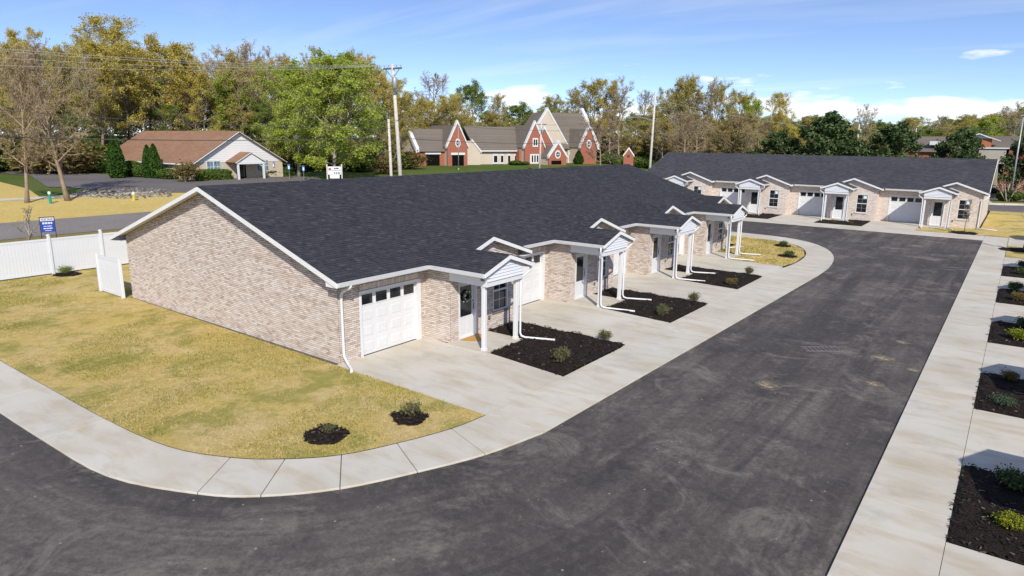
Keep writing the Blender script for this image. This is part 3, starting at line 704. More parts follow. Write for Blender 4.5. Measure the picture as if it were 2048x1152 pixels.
def rowhouse(name, loc, rz, units, pitch, end_extra, detailed, label, skip_down=(), stickers=False, zs=1.0):
    root = empty(name, loc, rz); root.scale = (1, 1, zs); tag(root, label, 'building')
    Lt = units*pitch+end_extra
    M_wall = MT['mortar'] if detailed else MT['brick_far']; M_roof = MT['shingle'] if detailed else MT['shingle_far']
    WT = 2.63
    gar = (.86, 3.50, 0.0, 2.16); dor = (4.27, 5.27, 0.0, 2.10); win = (6.22, 7.14, .66, 2.22)
    # ---- walls
    wl = MB(); brick_list = []
    for k in range(units):
        y = k*pitch
        for a, b, c, d in rects_minus(y, y+3.85, -.1, WT+.1, [(y+gar[0], y+gar[1], -1, gar[3])]): wl.box(-.22, 0, a, b, c, d)
        gop = [(y+dor[0], y+dor[1], -1, dor[3]), (y+win[0], y+win[1], win[2], win[3])]
        for a, b, c, d in rects_minus(y+3.85, y+pitch-.002, -.1, WT+.05, gop): wl.box(1.0, 1.2, a, b, c, d)
        yc = y+5.88; wl.prism([(1.0, y+3.85, WT+.05), (1.0, y+pitch-.002, WT+.05), (1.0, y+pitch-.002, 2.80+S2*(y+8.25-y-pitch)-.03), (1.0, yc, 2.80+S2*2.375-.06), (1.0, y+3.85, 2.80+S2*.35-.03)], (.2, 0, 0))
        wl.box(-.22, .998, y+3.85, y+4.05, -.1, WT+.1)
        wl.box(-.22, .998, y+pitch-.202, y+pitch-.002, -.1, WT+.1)
        if detailed:
            fn = lambda a, b, ops: (lambda z: [iv for iv in _cut(a, b, ops, z)])
            brick_list += bricks_on((0, 0, 0), (0, 1, 0), (1, 0, 0), fn(y, y+3.85, [(y+gar[0]-.02, y+gar[1]+.10, -1, gar[3]+.07), (y+gar[0]-.02, y+gar[1]+.10, gar[3]+.07, gar[3]+.28)]), 0, WT, seed=k)
            brick_list += soldier((0, 0, 0), (0, 1, 0), (1, 0, 0), y+gar[0]-.02, y+gar[1]+.10, gar[3]+.07, .2)
            brick_list += bricks_on((1.2, 0, 0), (0, 1, 0), (1, 0, 0), lambda z, y=y: [iv for iv in _cut(max(y+3.85, y+3.5+(z-2.76)/S2), min(y+pitch-.002, y+8.25-(z-2.72)/S2), [(y+dor[0], y+dor[1], -1, dor[3]), (y+win[0], y+win[1], win[2]-.09, win[3]), (y+win[0]-.02, y+win[1]+.02, win[3], win[3]+.2)], z)], 0, 3.5, seed=k+9)
            brick_list += soldier((1.2, 0, 0), (0, 1, 0), (1, 0, 0), y+win[0]-.02, y+win[1]+.02, win[3], .2)
            brick_list += bricks_on((0, y+3.85, 0), (1, 0, 0), (0, -1, 0), lambda z: [(0.0, 1.2)], 0, WT, seed=k+19)
    wl.box(BACK, BACK+.2, 0, Lt, -.1, WT+.05)
    def gable(y0, dy):
        zf = lambda x: RZ-SL*abs(x-RX)-.05
        wl.prism([(BACK, y0, -.1), (0, y0, -.1), (0, y0, zf(0)), (RX, y0, zf(RX)), (BACK, y0, zf(BACK))], (0, dy, 0))
    gable(0.002, .2); gable(Lt-.002, -.2)
    wall = wl.obj('wall', M_wall, root)
    if detailed:
        def giv(z):
            a, b = BACK, 0.0
            lim = (RZ-.10-z)/SL
            return [(max(a, RX-lim), min(b, RX+lim))] if lim > .05 else []
        brick_list += bricks_on((0, .002, 0), (1, 0, 0), (0, -1, 0), giv, 0, RZ-.12, seed=77)
        # nearest whole bricks are pieces of their own
        mw = Matrix.Translation(Vector(loc)) @ Matrix.Rotation(rz, 4, 'Z')
        full = [b for b in brick_list if abs((b[4]-b[3])-.1912) < .002 and abs(b[6]-b[5]-.0546) < .002]
        cl = np.array(loc, float)
        full.sort(key=lambda b: np.linalg.norm(b[0]+b[1]*b[3]+np.array([0, 0, b[5]])+cl-CAMW)); near = full[:300]; ids = {id(b) for b in near}
        rest = MB()
        for b in brick_list:
            if id(b) not in ids: brick_mesh(rest, b)
        o = rest.obj('brick', MT['brick'], wall); o['kind'] = 'stuff'
        one = MB(); brick_mesh(one, (np.zeros(3), np.array([1., 0, 0]), np.array([0, -1., 0]), 0, .1912, 0, .0546, 0))
        me = None
        for b in near:
            if me is None: bo = one.obj('brick', MT['brick'], wall); me = bo.data
            else: bo = bpy.data.objects.new('brick', me); COL.objects.link(bo); bo.parent = wall
            p = b[0]+b[1]*b[3]+b[2]*b[7]; bo.location = (p[0], p[1], b[5]); bo.rotation_euler = (0, 0, math.atan2(b[1][1], b[1][0]))
    # ---- roof deck
    y0, y1 = -.43, Lt+.36; rf = MB()
    ebx = BACK-.45; ebz = RZ-SL*(RX-ebx)
    rf.prism([(EX, y0, EZ), (RX, y0, RZ), (ebx, y0, ebz), (ebx, y0, ebz-.04), (RX, y0, RZ-.05), (EX, y0, EZ-.04)], (0, y1-y0, 0))
    tabs = []   # (o,u,v,n,intervals...) planes for shingles
    vv = np.array([RX-EX, 0, RZ-EZ]); vl = np.linalg.norm(vv); vv /= vl; un = np.array([0, 1., 0])
    tabs.append((np.array([EX+.02, y0-.02, EZ-.006]), un, vv, np.cross(un, vv), y1-y0+.04, vl, True))
    if np.cross(un, vv)[2] < 0: tabs[-1] = (*tabs[-1][:3], -np.cross(un, vv), *tabs[-1][4:])
    for k in range(units):
        y = k*pitch; ya, yb, yc, yp, yq = y+3.5, y+8.25, y+5.875, y+4.825, y+6.15
        zc = EZ+S2*(yc-ya); zp = EZ+S2*(yp-ya); t = .04
        xi = RX+(RZ-zc)/SL-.05
        rf.add([(xi, ya, EZ), (3.05, ya, EZ), (3.05, yp, zp), (1.5, yp, zp), (1.5, yc, zc), (xi, yc, zc)]+[(xi, ya, EZ-t), (3.05, ya, EZ-t), (3.05, yp, zp-t), (1.5, yp, zp-t), (1.5, yc, zc-t), (xi, yc, zc-t)],
               [(0, 1, 2, 3, 4, 5), (11, 10, 9, 8, 7, 6), (0, 6, 7, 1), (1, 7, 8, 2), (3, 9, 10, 4)])
        rf.prism([(xi, yc, zc), (1.5, yc, zc), (1.5, yc, zc-t), (xi, yc, zc-t)], (0, yb-yc, -S2*(yb-yc)))
        rf.prism([(1.0, yp, zp), (3.05, yp, zp), (3.05, yp, zp-t), (1.0, yp, zp-t)], (0, yq-yp, -S2*(yq-yp)))
        v2 = np.array([0, 1, S2]); l2 = np.linalg.norm(v2); v2 = v2/l2; u2 = np.array([-1., 0, 0]); n2 = np.array([0, -S2, 1])/l2
        tabs.append((np.array([3.07, ya-.02, EZ-.006]), u2, v2, n2, None, (yc-ya)*l2, (3.07-xi, 3.07-1.48, (yp-ya)*l2)))
        v3 = np.array([0, -1, S2])/l2; n3 = np.array([0, S2, 1])/l2; u3 = np.array([1., 0, 0])
        tabs.append((np.array([xi, yb+.02, EZ-.006]), u3, v3, n3, 1.52-xi, (yb-yc)*l2, True))
        tabs.append((np.array([1.0, yq+.02, EZ-.006]), u3, v3, n3, 2.07, (yq-yp)*l2, True))
    roof = rf.obj('roof', M_roof, root)
    if detailed:
        allt = []; g = random.Random(5)
        for (o, u, v, n, ul, vl_, mode) in tabs:
            ex, tw = .143, .33; c = 0
            while c*ex < vl_:
                s = c*ex; e = min(s+ex+.004, vl_+.01)
                ivs = [(0, ul)] if ul else ([(0, mode[0])] if s < mode[2] else [(mode[1], mode[0])])
                for a, b in ivs:
                    p = a-g.uniform(0, tw)
                    while p < b:
                        w = tw*g.choice((.4, .5, .6, .8, .5, .6))
                        pa, pb = max(p, a), min(p+w, b)
                        if pb-pa > .02: allt.append((o, u, v, n, pa+.002, pb-.002, s, e, ex, g.choice((.012, .016, .022, .028)), w))
                        p += w
                c += 1
        cl = np.array(loc, float)
        cand = [t for t in allt if abs(t[5]-t[4]-.26) < .003 and t[1][1] == 1]
        cand.sort(key=lambda t: np.linalg.norm(t[0]+t[1]*t[4]+t[2]*t[6]+cl-CAMW)); near = cand[:300]; ids = {id(t) for t in near}
        mb = MB()
        for t in allt:
            if id(t) not in ids: shingle_geo(mb, *t[:10])
        # ridge caps
        yy = y0
        while yy < y1:
            w = min(.3, y1-yy); h = g.uniform(.012, .02)
            mb.add([(RX-.14, yy, RZ-.14*SL+h), (RX, yy, RZ+h+.004), (RX+.14, yy, RZ-.14*SL+h), (RX-.14, yy+w, RZ-.14*SL+.004), (RX, yy+w, RZ+.008), (RX+.14, yy+w, RZ-.14*SL+.004)], [(0, 1, 4, 3), (1, 2, 5, 4)]); yy += .2
        o = mb.obj('shingle', MT['shingle'], roof); o['kind'] = 'stuff'
        me = None; t0 = near[0]; one = MB(); shingle_geo(one, np.zeros(3), t0[1], t0[2], t0[3], 0, .26, 0, t0[7]-t0[6], t0[8], .020)
        for t in near:
            if me is None: so = one.obj('shingle', MT['shingle'], roof); me = so.data
            else: so = bpy.data.objects.new('shingle', me); COL.objects.link(so); so.parent = roof
            so.location = t[0]+t[1]*t[4]+t[2]*t[6]
    # ---- gable trims
    def rake(pa, pb, nm='rake_board', th=.035, h=.17, out=(0, -1, 0)):
        pa = np.array(pa, float); pb = np.array(pb, float); o = np.array(out, float)*th
        return MB().prism([pa+(0, 0, -.02), pb+(0, 0, -.02), pb-(0, 0, h), pa-(0, 0, h)], o).obj(nm, MT['trim'], root)
    for yy, s in ((y0, -1), (y1, 1)):
        rake((EX, yy, EZ), (RX, yy, RZ), out=(0, s, 0)); rake((RX, yy, RZ), (ebx, yy, ebz), out=(0, s, 0))
        wy = .0 if s < 0 else Lt
        sf = MB(); ya_, yb_ = sorted((yy, wy))
        for (xa, za), (xb, zb) in (((EX, EZ), (RX, RZ)), ((RX, RZ), (ebx, ebz))):
            sf.prism([(xa, ya_+.001, za-.06), (xb, ya_+.001, zb-.06), (xb, ya_+.001, zb-.075), (xa, ya_+.001, za-.075)], (0, yb_-ya_-.002, 0))
        sf.obj('soffit', MT['soffit'], root)
        # boxed eave return
        MB().prism([(EX, yy, EZ-.02), (EX, yy, EZ-.19), (.03, yy, EZ-.19), (.03, yy, EZ+.14)], (0, (.33 if s < 0 else -.33), 0)).obj('eave_return', MT['trim'], root)
    MB().box(ebx-.02, ebx+.02, y0, y1, ebz-.19, ebz-.03).box(ebx-.13, ebx-.022, y0, y1, ebz-.15, ebz-.03).obj('rear_gutter', MT['trim'], root)
    MB().box(ebx+.022, BACK, y0, y1, ebz-.19, ebz-.17).obj('rear_soffit', MT['soffit'], root)
    # ---- one unit, then copies
    U = []
    def part(mb, nm, mat, smooth=False):
        o = mb.obj(nm, mat, root, smooth); U.append(o); return o
    GT = .11
    def gutter(x0_, x1_, y0_, y1_): return MB().box(x0_, x1_, y0_, y1_, EZ-.15, EZ-.03)
    # main eave over the garage
    ga, gb = .50, 3.50
    fa = MB().box(EX-.03, EX, ga, gb-.03, EZ-.19, EZ-.03); part(fa, 'fascia_board', MT['trim'])
    part(MB().prism([(EX+.001, ga, EZ-.15), (EX+.09, ga, EZ-.15), (EX+.13, ga, EZ-.03), (EX+.001, ga, EZ-.03)], (0, gb-ga+.0, 0)), 'gutter', MT['white'])
    part(MB().box(.0, EX-.032, -.3, gb, EZ-.19, EZ-.175), 'soffit', MT['soffit'])
    MB().prism([(EX+.001, y0, EZ-.15), (EX+.09, y0, EZ-.15), (EX+.13, y0, EZ-.03), (EX+.001, y0, EZ-.03)], (0, ga-y0-.001, 0)).obj('gutter', MT['white'], root); MB().box(EX-.03, EX, y0+.34, ga-.001, EZ-.19, EZ-.03).obj('fascia_board', MT['trim'], root)
    # bump and porch left eave
    part(MB().box(EX, 3.02, 3.50, 3.53, EZ-.19, EZ-.03), 'fascia_board', MT['trim'])
    part(MB().prism([(EX, 3.499, EZ-.15), (EX, 3.41, EZ-.15), (EX, 3.37, EZ-.03), (EX, 3.499, EZ-.03)], (3.06-EX, 0, 0)), 'gutter', MT['white'])
    part(MB().box(EX+.01, 3.0, 3.532, 3.84, EZ-.19, EZ-.175), 'soffit', MT['soffit'])
    # porch right eave, bump right eave
    part(MB().box(1.22, 3.02, 6.12, 6.15, EZ-.19, EZ-.03), 'fascia_board', MT['trim'])
    part(MB().prism([(1.22, 6.151, EZ-.15), (1.22, 6.24, EZ-.15), (1.22, 6.28, EZ-.03), (1.22, 6.151, EZ-.03)], (3.06-1.22, 0, 0)), 'gutter', MT['white'])
    part(MB().box(EX+.03, 1.47, 8.22, 8.25, EZ-.19, EZ-.03), 'fascia_board', MT['trim'])
    part(MB().box(.0, 1.46, pitch, 8.218, EZ-.19, EZ-.175), 'soffit', MT['soffit'])
    zc = EZ+S2*2.375; zp = EZ+S2*1.325
    for pa, pb, x in (((3.5, EZ), (5.875, zc), 1.5), ((5.875, zc), (8.25, EZ), 1.5), ((3.5, EZ), (4.825, zp), 3.05), ((4.825, zp), (6.15, EZ), 3.05)):
        U.append(rake((x, *pa), (x, *pb), out=(1, 0, 0), th=.035, h=.15))
    part(MB().prism([(1.2, 3.55, EZ-.06), (1.2, 5.875, zc-.06), (1.2, 8.2, EZ-.06), (1.2, 8.2, EZ-.08), (1.2, 5.875, zc-.08), (1.2, 3.55, EZ-.08)], (.299, 0, 0)), 'soffit', MT['soffit'])
    # porch beam and siding gable
    bz0, bz1 = 2.26, 2.62
    part(MB().box(1.22, 2.60, 3.80, 3.95, bz0, bz1), 'porch_beam', MT['white'])
    part(MB().box(1.22, 2.60, 5.60, 5.75, bz0, bz1), 'porch_beam', MT['white'])
    part(MB().box(2.602, 2.90, 3.78, 5.77, bz0, bz1-.18), 'porch_beam', MT['white'])
    part(MB().box(1.22, 2.60, 3.95, 5.60, bz1-.06, bz1-.04), 'porch_ceiling', MT['white'])
    bz = bz1-.18; i = 0
    while bz < zp-.14:
        h = min(.105, zp-.1-bz)
        def half(z): return min(.995, max(0, (zp-.10-z)/S2))
        a, b = half(bz), half(bz+h)
        yl0, yr0, yl1, yr1 = 4.775-a, 4.775+a, 4.775-b, 4.775+b
        if a > .03: part(_mb([(2.945, yl0, bz), (2.945, yr0, bz), (2.912, yr1, bz+h), (2.912, yl1, bz+h), (2.80, yl0, bz), (2.80, yr0, bz), (2.80, yr1, bz+h), (2.80, yl1, bz+h)], [(0, 1, 2, 3), (4, 5, 1, 0), (7, 6, 5, 4), (5, 6, 2, 1), (0, 3, 7, 4)]), 'siding_board', MT['vinyl'])
        bz += .105
    # posts
    for yy in (3.89, 5.66):
        pst = part(MB().cbox(2.62, 2.76, yy-.07, yy+.07, .03, bz0, .012), 'column', MT['white'])
        MB().cbox(2.605, 2.775, yy-.085, yy+.085, .03, .12, .008).obj('base', MT['white'], pst); MB().cbox(2.61, 2.77, yy-.08, yy+.08, bz0-.07, bz0-.002, .008).obj('capital', MT['white'], pst)
    # garage door
    g0, g1 = gar[0]+.06, gar[1]-.06; gd = part(MB().box(-.14, -.095, g0, g1, .015, gar[3]-.03), 'garage_door', MT['white'])
    fr = MB(); fr.box(-.16, .03, gar[0]-.03, gar[0]+.07, 0, gar[3]+.06); fr.box(-.16, .03, gar[1]-.07, gar[1]+.10, 0, gar[3]+.06); fr.box(-.16, .028, gar[0]+.07, gar[1]-.07, gar[3]-.03, gar[3]+.06); fr.obj('frame', MT['white'], gd)
    cw = (g1-g0)/4; rh = (gar[3]-.05)/4
    for r in range(4):
        if r: MB().box(-.0955, -.0925, g0, g1, .02+r*rh-.006, .02+r*rh+.006).obj('section_joint', MT['soffit'], gd)
        for c in range(4):
            ya_, yb_ = g0+c*cw+.09, g0+(c+1)*cw-.09; za, zb = .02+r*rh+.10, .02+(r+1)*rh-.10
            if r < 3: 
                _mb([(-.096, ya_, za), (-.096, yb_, za), (-.096, yb_, zb), (-.096, ya_, zb), (-.087, ya_+.03, za+.03), (-.087, yb_-.03, za+.03), (-.087, yb_-.03, zb-.03), (-.087, ya_+.03, zb-.03)], [(4, 5, 6, 7), (0, 1, 5, 4), (1, 2, 6, 5), (2, 3, 7, 6), (3, 0, 4, 7)]).obj('panel', MT['white'], gd)
            else:
                pz0, pz1 = za+.02, zb+.03
                MB().box(-.098, -.089, ya_-.02, yb_+.02, pz0, pz1).obj('pane', MT['glass'], gd)
                f2 = MB(); f2.box(-.098, -.08, ya_-.05, ya_-.021, pz0-.03, pz1+.03); f2.box(-.098, -.08, yb_+.021, yb_+.05, pz0-.03, pz1+.03); f2.box(-.098, -.08, ya_-.02, yb_+.02, pz1+.001, pz1+.03); f2.box(-.098, -.08, ya_-.02, yb_+.02, pz0-.03, pz0-.001); f2.obj('pane_frame', MT['white'], gd)
    # front door
    d0, d1 = dor[0], dor[1]; dr = part(MB().box(1.06, 1.11, d0+.07, d1-.07, .04, dor[3]-.07), 'front_door', MT['white'])
    f = MB(); f.box(1.03, 1.225, d0, d0+.068, .03, dor[3]); f.box(1.03, 1.225, d1-.068, d1, .03, dor[3]); f.box(1.03, 1.225, d0+.068, d1-.068, dor[3]-.068, dor[3]); f.box(1.03, 1.225, d0+.068, d1-.068, .0, .038); f.obj('frame', MT['white'], dr)
    MB().box(1.111, 1.118, d0+.20, d1-.20, .80, dor[3]-.20).obj('pane', MT['glass'], dr)
    for a, b in ((d0+.19, (d0+d1)/2-.04), ((d0+d1)/2+.04, d1-.19)): MB().cbox(1.111, 1.12, a, b, .20, .66, .003).obj('panel', MT['white'], dr)
    h = MB().tube([(1.15, d1-.13, .98), (1.165, d1-.13, 1.02), (1.165, d1-.13, 1.18), (1.15, d1-.13, 1.22)], .012, 6); h.lathe([(.0, 0), (.03, 0), (.03, .02), (.0, .02)], 8, (1.13, d1-.13, 1.28)); h.obj('handle', MT['black'], dr)
    # window
    w0, w1, z0, z1 = win
    wn = part(MB().box(1.10, 1.20, w0, w0+.05, z0, z1).box(1.10, 1.20, w1-.05, w1, z0, z1).box(1.10, 1.20, w0+.05, w1-.05, z1-.05, z1).box(1.10, 1.20, w0+.05, w1-.05, z0, z0+.05), 'window', MT['white'])
    zm = (z0+z1)/2; ym = (w0+w1)/2
    MB().box(1.11, 1.18, w0+.05, w1-.05, zm-.03, zm+.03).obj('meeting_rail', MT['white'], wn)
    for zl, zh in ((z0+.05, zm-.03), (zm+.03, z1-.05)):
        zc_ = (zl+zh)/2
        MB().box(1.128, 1.14, ym-.011, ym+.011, zl, zh).box(1.129, 1.139, w0+.05, ym-.011, zc_-.011, zc_+.011).box(1.129, 1.139, ym+.011, w1-.05, zc_-.011, zc_+.011).obj('muntin', MT['white'] if not stickers else MT['steel'], wn)
        for a, b in ((w0+.05, ym), (ym, w1-.05)):
            for c, d in ((zl, zc_), (zc_, zh)): MB().box(1.112, 1.127, a+.001, b-.001, c+.001, d-.001).obj('pane', MT['glass'], wn)
    MB().box(1.2, 1.255, w0-.06, w1+.06, z0-.085, z0-.005).obj('sill', MT['brick_far'] if not detailed else MT['mortar'], wn)
    if stickers:
        MB().box(1.141, 1.144, ym+.06, w1-.09, z1-.36, z1-.10).obj('sticker', MT['sticker'], wn)
    # hose tap box by the window
    part(MB().cbox(1.2, 1.25, 5.92, 6.02, .42, .56, .008), 'outlet_cover', MT['crossarm'])
    for k in range(1, units):
        for o in U:
            c = copy_tree(o, root); c.location.y = k*pitch
    # downspouts with their ground extensions
    def downspout(pts, r=.038): return MB().tube(pts, r, 8).obj('downspout', MT['white'], root, True)
    downspout([(.60, .06, EZ-.13), (.58, .06, EZ-.22), (.14, .07, EZ-.45), (.10, .07, EZ-.55), (.10, .07, .42), (.14, .06, .26), (.40, -.02, .10), (.75, -.18, .055), (.95, -.34, .05)], .048)
    for k in range(units):
        y = k*pitch
        if (k, 0) not in skip_down:
            downspout([(2.92, y+3.42, EZ-.12), (2.92, y+3.42, EZ-.34), (2.83, y+3.66, EZ-.52), (2.83, y+3.72, EZ-.62), (2.83, y+3.76, .24), (2.86, y+3.76, .12), (2.98, y+3.78, .06), (4.3, y+4.05, .06)])
        if (k, 1) not in skip_down:
            downspout([(2.92, y+6.2, EZ-.12), (2.92, y+6.2, EZ-.30), (2.80, y+5.86, EZ-.52), (2.80, y+5.80, EZ-.60), (2.80, y+5.79, .24), (2.85, y+5.80, .13), (2.98, y+5.84, .09), (4.0, y+6.25, .09)])
    downspout([(.95, units*pitch+.44, EZ-.2), (1.15, units*pitch+.2, EZ-.45), (1.27, units*pitch-.06, EZ-.6), (1.27, units*pitch-.06, .2), (1.32, units*pitch-.05, .1), (1.5, units*pitch+.1, .07), (2.0, units*pitch+1.3, .07)])
    return root
def _mb(vs, fs):
    m = MB(); m.add(vs, fs); return m
def _cut(a, b, ops, z):
    iv = [(a, b)]
    for o in ops:
        if not (o[2] < z < o[3]): continue
        nv = []
        for p, q in iv:
            if o[1] <= p or o[0] >= q: nv.append((p, q)); continue
            if o[0] > p: nv.append((p, o[0]))
            if o[1] < q: nv.append((o[1], q))
        iv = nv
    return [(p, q) for p, q in iv if q-p > .02]
def sticker_mat():
    m, N, L, B = new_mat('window_sticker'); t = NT(m)
    L.new(t.ramp(t.noise(t.coord(), 14, 2), [(.42, (.16, .42, .55)), (.5, (.7, .8, .82))]), B.inputs['Base Color']); return m
MT['sticker'] = sticker_mat()
houseA = rowhouse('brick_rowhouse', (AX, AY, 0), 0, 4, P, 1.0, True, 'long tan brick row house whose blank gable wall stands beside the straw lawn', skip_down={(0, 0)})
houseB = rowhouse('brick_rowhouse', (BX, BY, 0), R(-90), 4, BP, 0, False, 'tan brick row house across the far end of the road, with stickers on its windows', stickers=True, zs=1.07)
houseC = copy_tree(houseB); houseC.location = (CX, CY-7.78, 0); houseC.rotation_euler = (0, 0, 0); houseC.scale = (-1, 1, 1)
houseC['label'] = 'row house facing the lane from behind the row of mulch beds with lime shrubs'
houseC2 = copy_tree(houseB); houseC2.location = (CX, CY-7.78+4*BP, 0); houseC2.rotation_euler = (0, 0, 0); houseC2.scale = (-1, 1, 1)
houseC2['label'] = 'row house facing the lane from behind the mulch beds nearest the end lawn'

# ------------------------------------------------------------------ vegetation generators
def nrm(v): return v/np.linalg.norm(v, axis=-1, keepdims=True)
def leaf_quads(g, C, size, flat=0.0, aspect=.6):
    """leaf-sized rhombs at points C"""
    m = len(C); a = nrm(g.normal(size=(m, 3))); 
    if flat: a[:, 2] *= (1-flat); a = nrm(a)
    b = nrm(np.cross(a, g.normal(size=(m, 3)))); s = size*g.uniform(.6, 1.35, (m, 1))
    V = np.stack([C-a*s, C+b*s*aspect, C+a*s, C-b*s*aspect], 1)
    V[:, 1::2, 2] += (s*.15)
    return V.reshape(-1, 3)
def limb_pts(g, p, d, L, n, wander, up):
    pts = [p]; d = d/np.linalg.norm(d)
    for i in range(n):
        d = d+g.normal(0, wander, 3)+np.array([0, 0, up]); d = d/np.linalg.norm(d)
        p = p+d*L/n; pts.append(p)
    return pts
def make_tree(name, seed, H, spread, base, leafmat, nleaf, lsize, bark='bark', nl=16, nb=9, nt=6, shape='round', up=.06, droop=0.0, twigr=.02, twigmat=None, clump=.5, lean=.35, multi=1):
    """tapered trunk, limbs, branches, twigs, and leaves gathered at the twig ends. Unit tree standing at the origin"""
    g = np.random.default_rng(seed); tr = MB(); tw = MB(); tips = []
    for s in range(multi):
        off = g.normal(0, .25*(multi > 1), 3); off[2] = 0
        tp = limb_pts(g, np.zeros(3)+off, np.array([g.normal(0, .05+.12*(multi > 1)), g.normal(0, .05+.12*(multi > 1)), 1]), H*.80, 9, .05, .05)
        r0 = H*.013/(multi**.4); tr.tube(tp, [r0*1.5]+[r0*(1-.09*i) for i in range(1, 9)]+[r0*.12], 7)
        for i in range(nl//multi):
            t = base+(.97-base)*((i+g.uniform(0, 1))/(nl//multi)); f = t*9; k = min(8, int(f)); p = tp[k]+(tp[k+1]-tp[k])*(f-k)
            rel = (t-base)/(1-base)
            prof = {'round': math.sin(math.pi*min(1, .22+.72*rel))**.8, 'cone': 1.05-rel*.93, 'vase': .35+.75*rel*(1.25-.55*rel), 'oval': math.sin(math.pi*(.15+.75*rel))}[shape]
            a = i*2.4+g.uniform(-.5, .5); el = lean+(rel*.9 if shape != 'cone' else rel*.25)
            d = np.array([math.cos(a)*math.cos(el), math.sin(a)*math.cos(el), math.sin(el)]); L = H*spread*prof*g.uniform(.75, 1.15)
            lp = limb_pts(g, p, d, L, 5, .13, up); rl = max(r0*.45*(1-.55*rel), .03)
            tr.tube(lp, [rl*(1-.16*j) for j in range(6)], 5, False)
            for j in range(nb):
                u = .22+.78*(j+g.uniform(0, 1))/nb; q = u*5; kk = min(4, int(q)); pb = lp[kk]+(lp[kk+1]-lp[kk])*(q-kk)
                dd = (lp[kk+1]-lp[kk]); dd = dd/np.linalg.norm(dd)+g.normal(0, .62, 3)+np.array([0, 0, .15-droop*.6])
                bl = L*.42*(1.15-u*.6)*g.uniform(.7, 1.2); bp = limb_pts(g, pb, dd, bl, 3, .18, up-droop*.35)
                rb = max(rl*.35, twigr*1.3); tr.tube(bp, [rb, rb*.8, rb*.55, rb*.3], 4, False)
                for m in range(nt):
                    v = .3+.7*(m+g.uniform(0, 1))/nt; q2 = v*3; k2 = min(2, int(q2)); pt = bp[k2]+(bp[k2+1]-bp[k2])*(q2-k2)
                    td = (bp[k2+1]-bp[k2]); td = td/np.linalg.norm(td)+g.normal(0, .6, 3)+np.array([0, 0, .05-droop])
                    td = td/np.linalg.norm(td); tl = bl*.42*g.uniform(.6, 1.2)
                    e = pt+td*tl; e[2] -= droop*tl*.4; mid = (pt+e)/2+g.normal(0, tl*.08, 3)
                    tw.tube([pt, mid, e], [twigr, twigr*.75, twigr*.4], 3, False)
                    tips.append((pt, mid, e, tl))
    root = empty(name); trunk = tr.obj('trunk', MT[bark], root, True)
    crown = tw.obj('crown', MT[twigmat or bark], root)
    if nleaf:
        per = max(1, nleaf//len(tips)); C = []
        for pt, mid, e, tl in tips:
            if g.uniform() < .08: continue
            k = max(1, int(per*g.uniform(.3, 1.7))); u = g.uniform(.2, 1.08, (k, 1)); C.append(pt+(e-pt)*u+g.normal(0, clump*.45, (k, 3))*np.array([1, 1, .8]))
        C = np.concatenate(C); V = leaf_quads(g, C, lsize)
        lo = array_obj('leaves', V, 4, MT[leafmat], crown)
    root['_h'] = float(max(max(t[2][2] for t in tips)*.985, H*.6))
    return root
def make_shrub(name, seed, r, h, leafmat, n, lsize, shape='ball', stems=9, bark='bark'):
    g = np.random.default_rng(seed); root = empty(name); st = MB(); C = []
    for i in range(stems):
        a = g.uniform(0, 2*np.pi); q = math.sqrt(g.uniform(0, 1)); e = np.array([math.cos(a)*r*q*.85, math.sin(a)*r*q*.85, h*g.uniform(.6, .95)*(1-.3*q)])
        st.tube([(e[0]*.08, e[1]*.08, -.02), e*np.array([.5, .5, .55]), e], [max(.006, h*.012), h*.009, h*.004], 4, False)
        m = n//stems; u = g.uniform(.25, 1.1, (m, 1))
        C.append(e*np.array([.5, .5, .55])+(e*np.array([.5, .5, .45]))*(u*1.1-.1)+g.normal(0, 1, (m, 3))*np.array([r*.24, r*.24, h*.13]))
    C = np.concatenate(C); C[:, 2] = np.abs(C[:, 2])+.01
    st.obj('stem', MT[bark], root); array_obj('foliage', leaf_quads(g, C, lsize), 4, MT[leafmat], root)
    return root
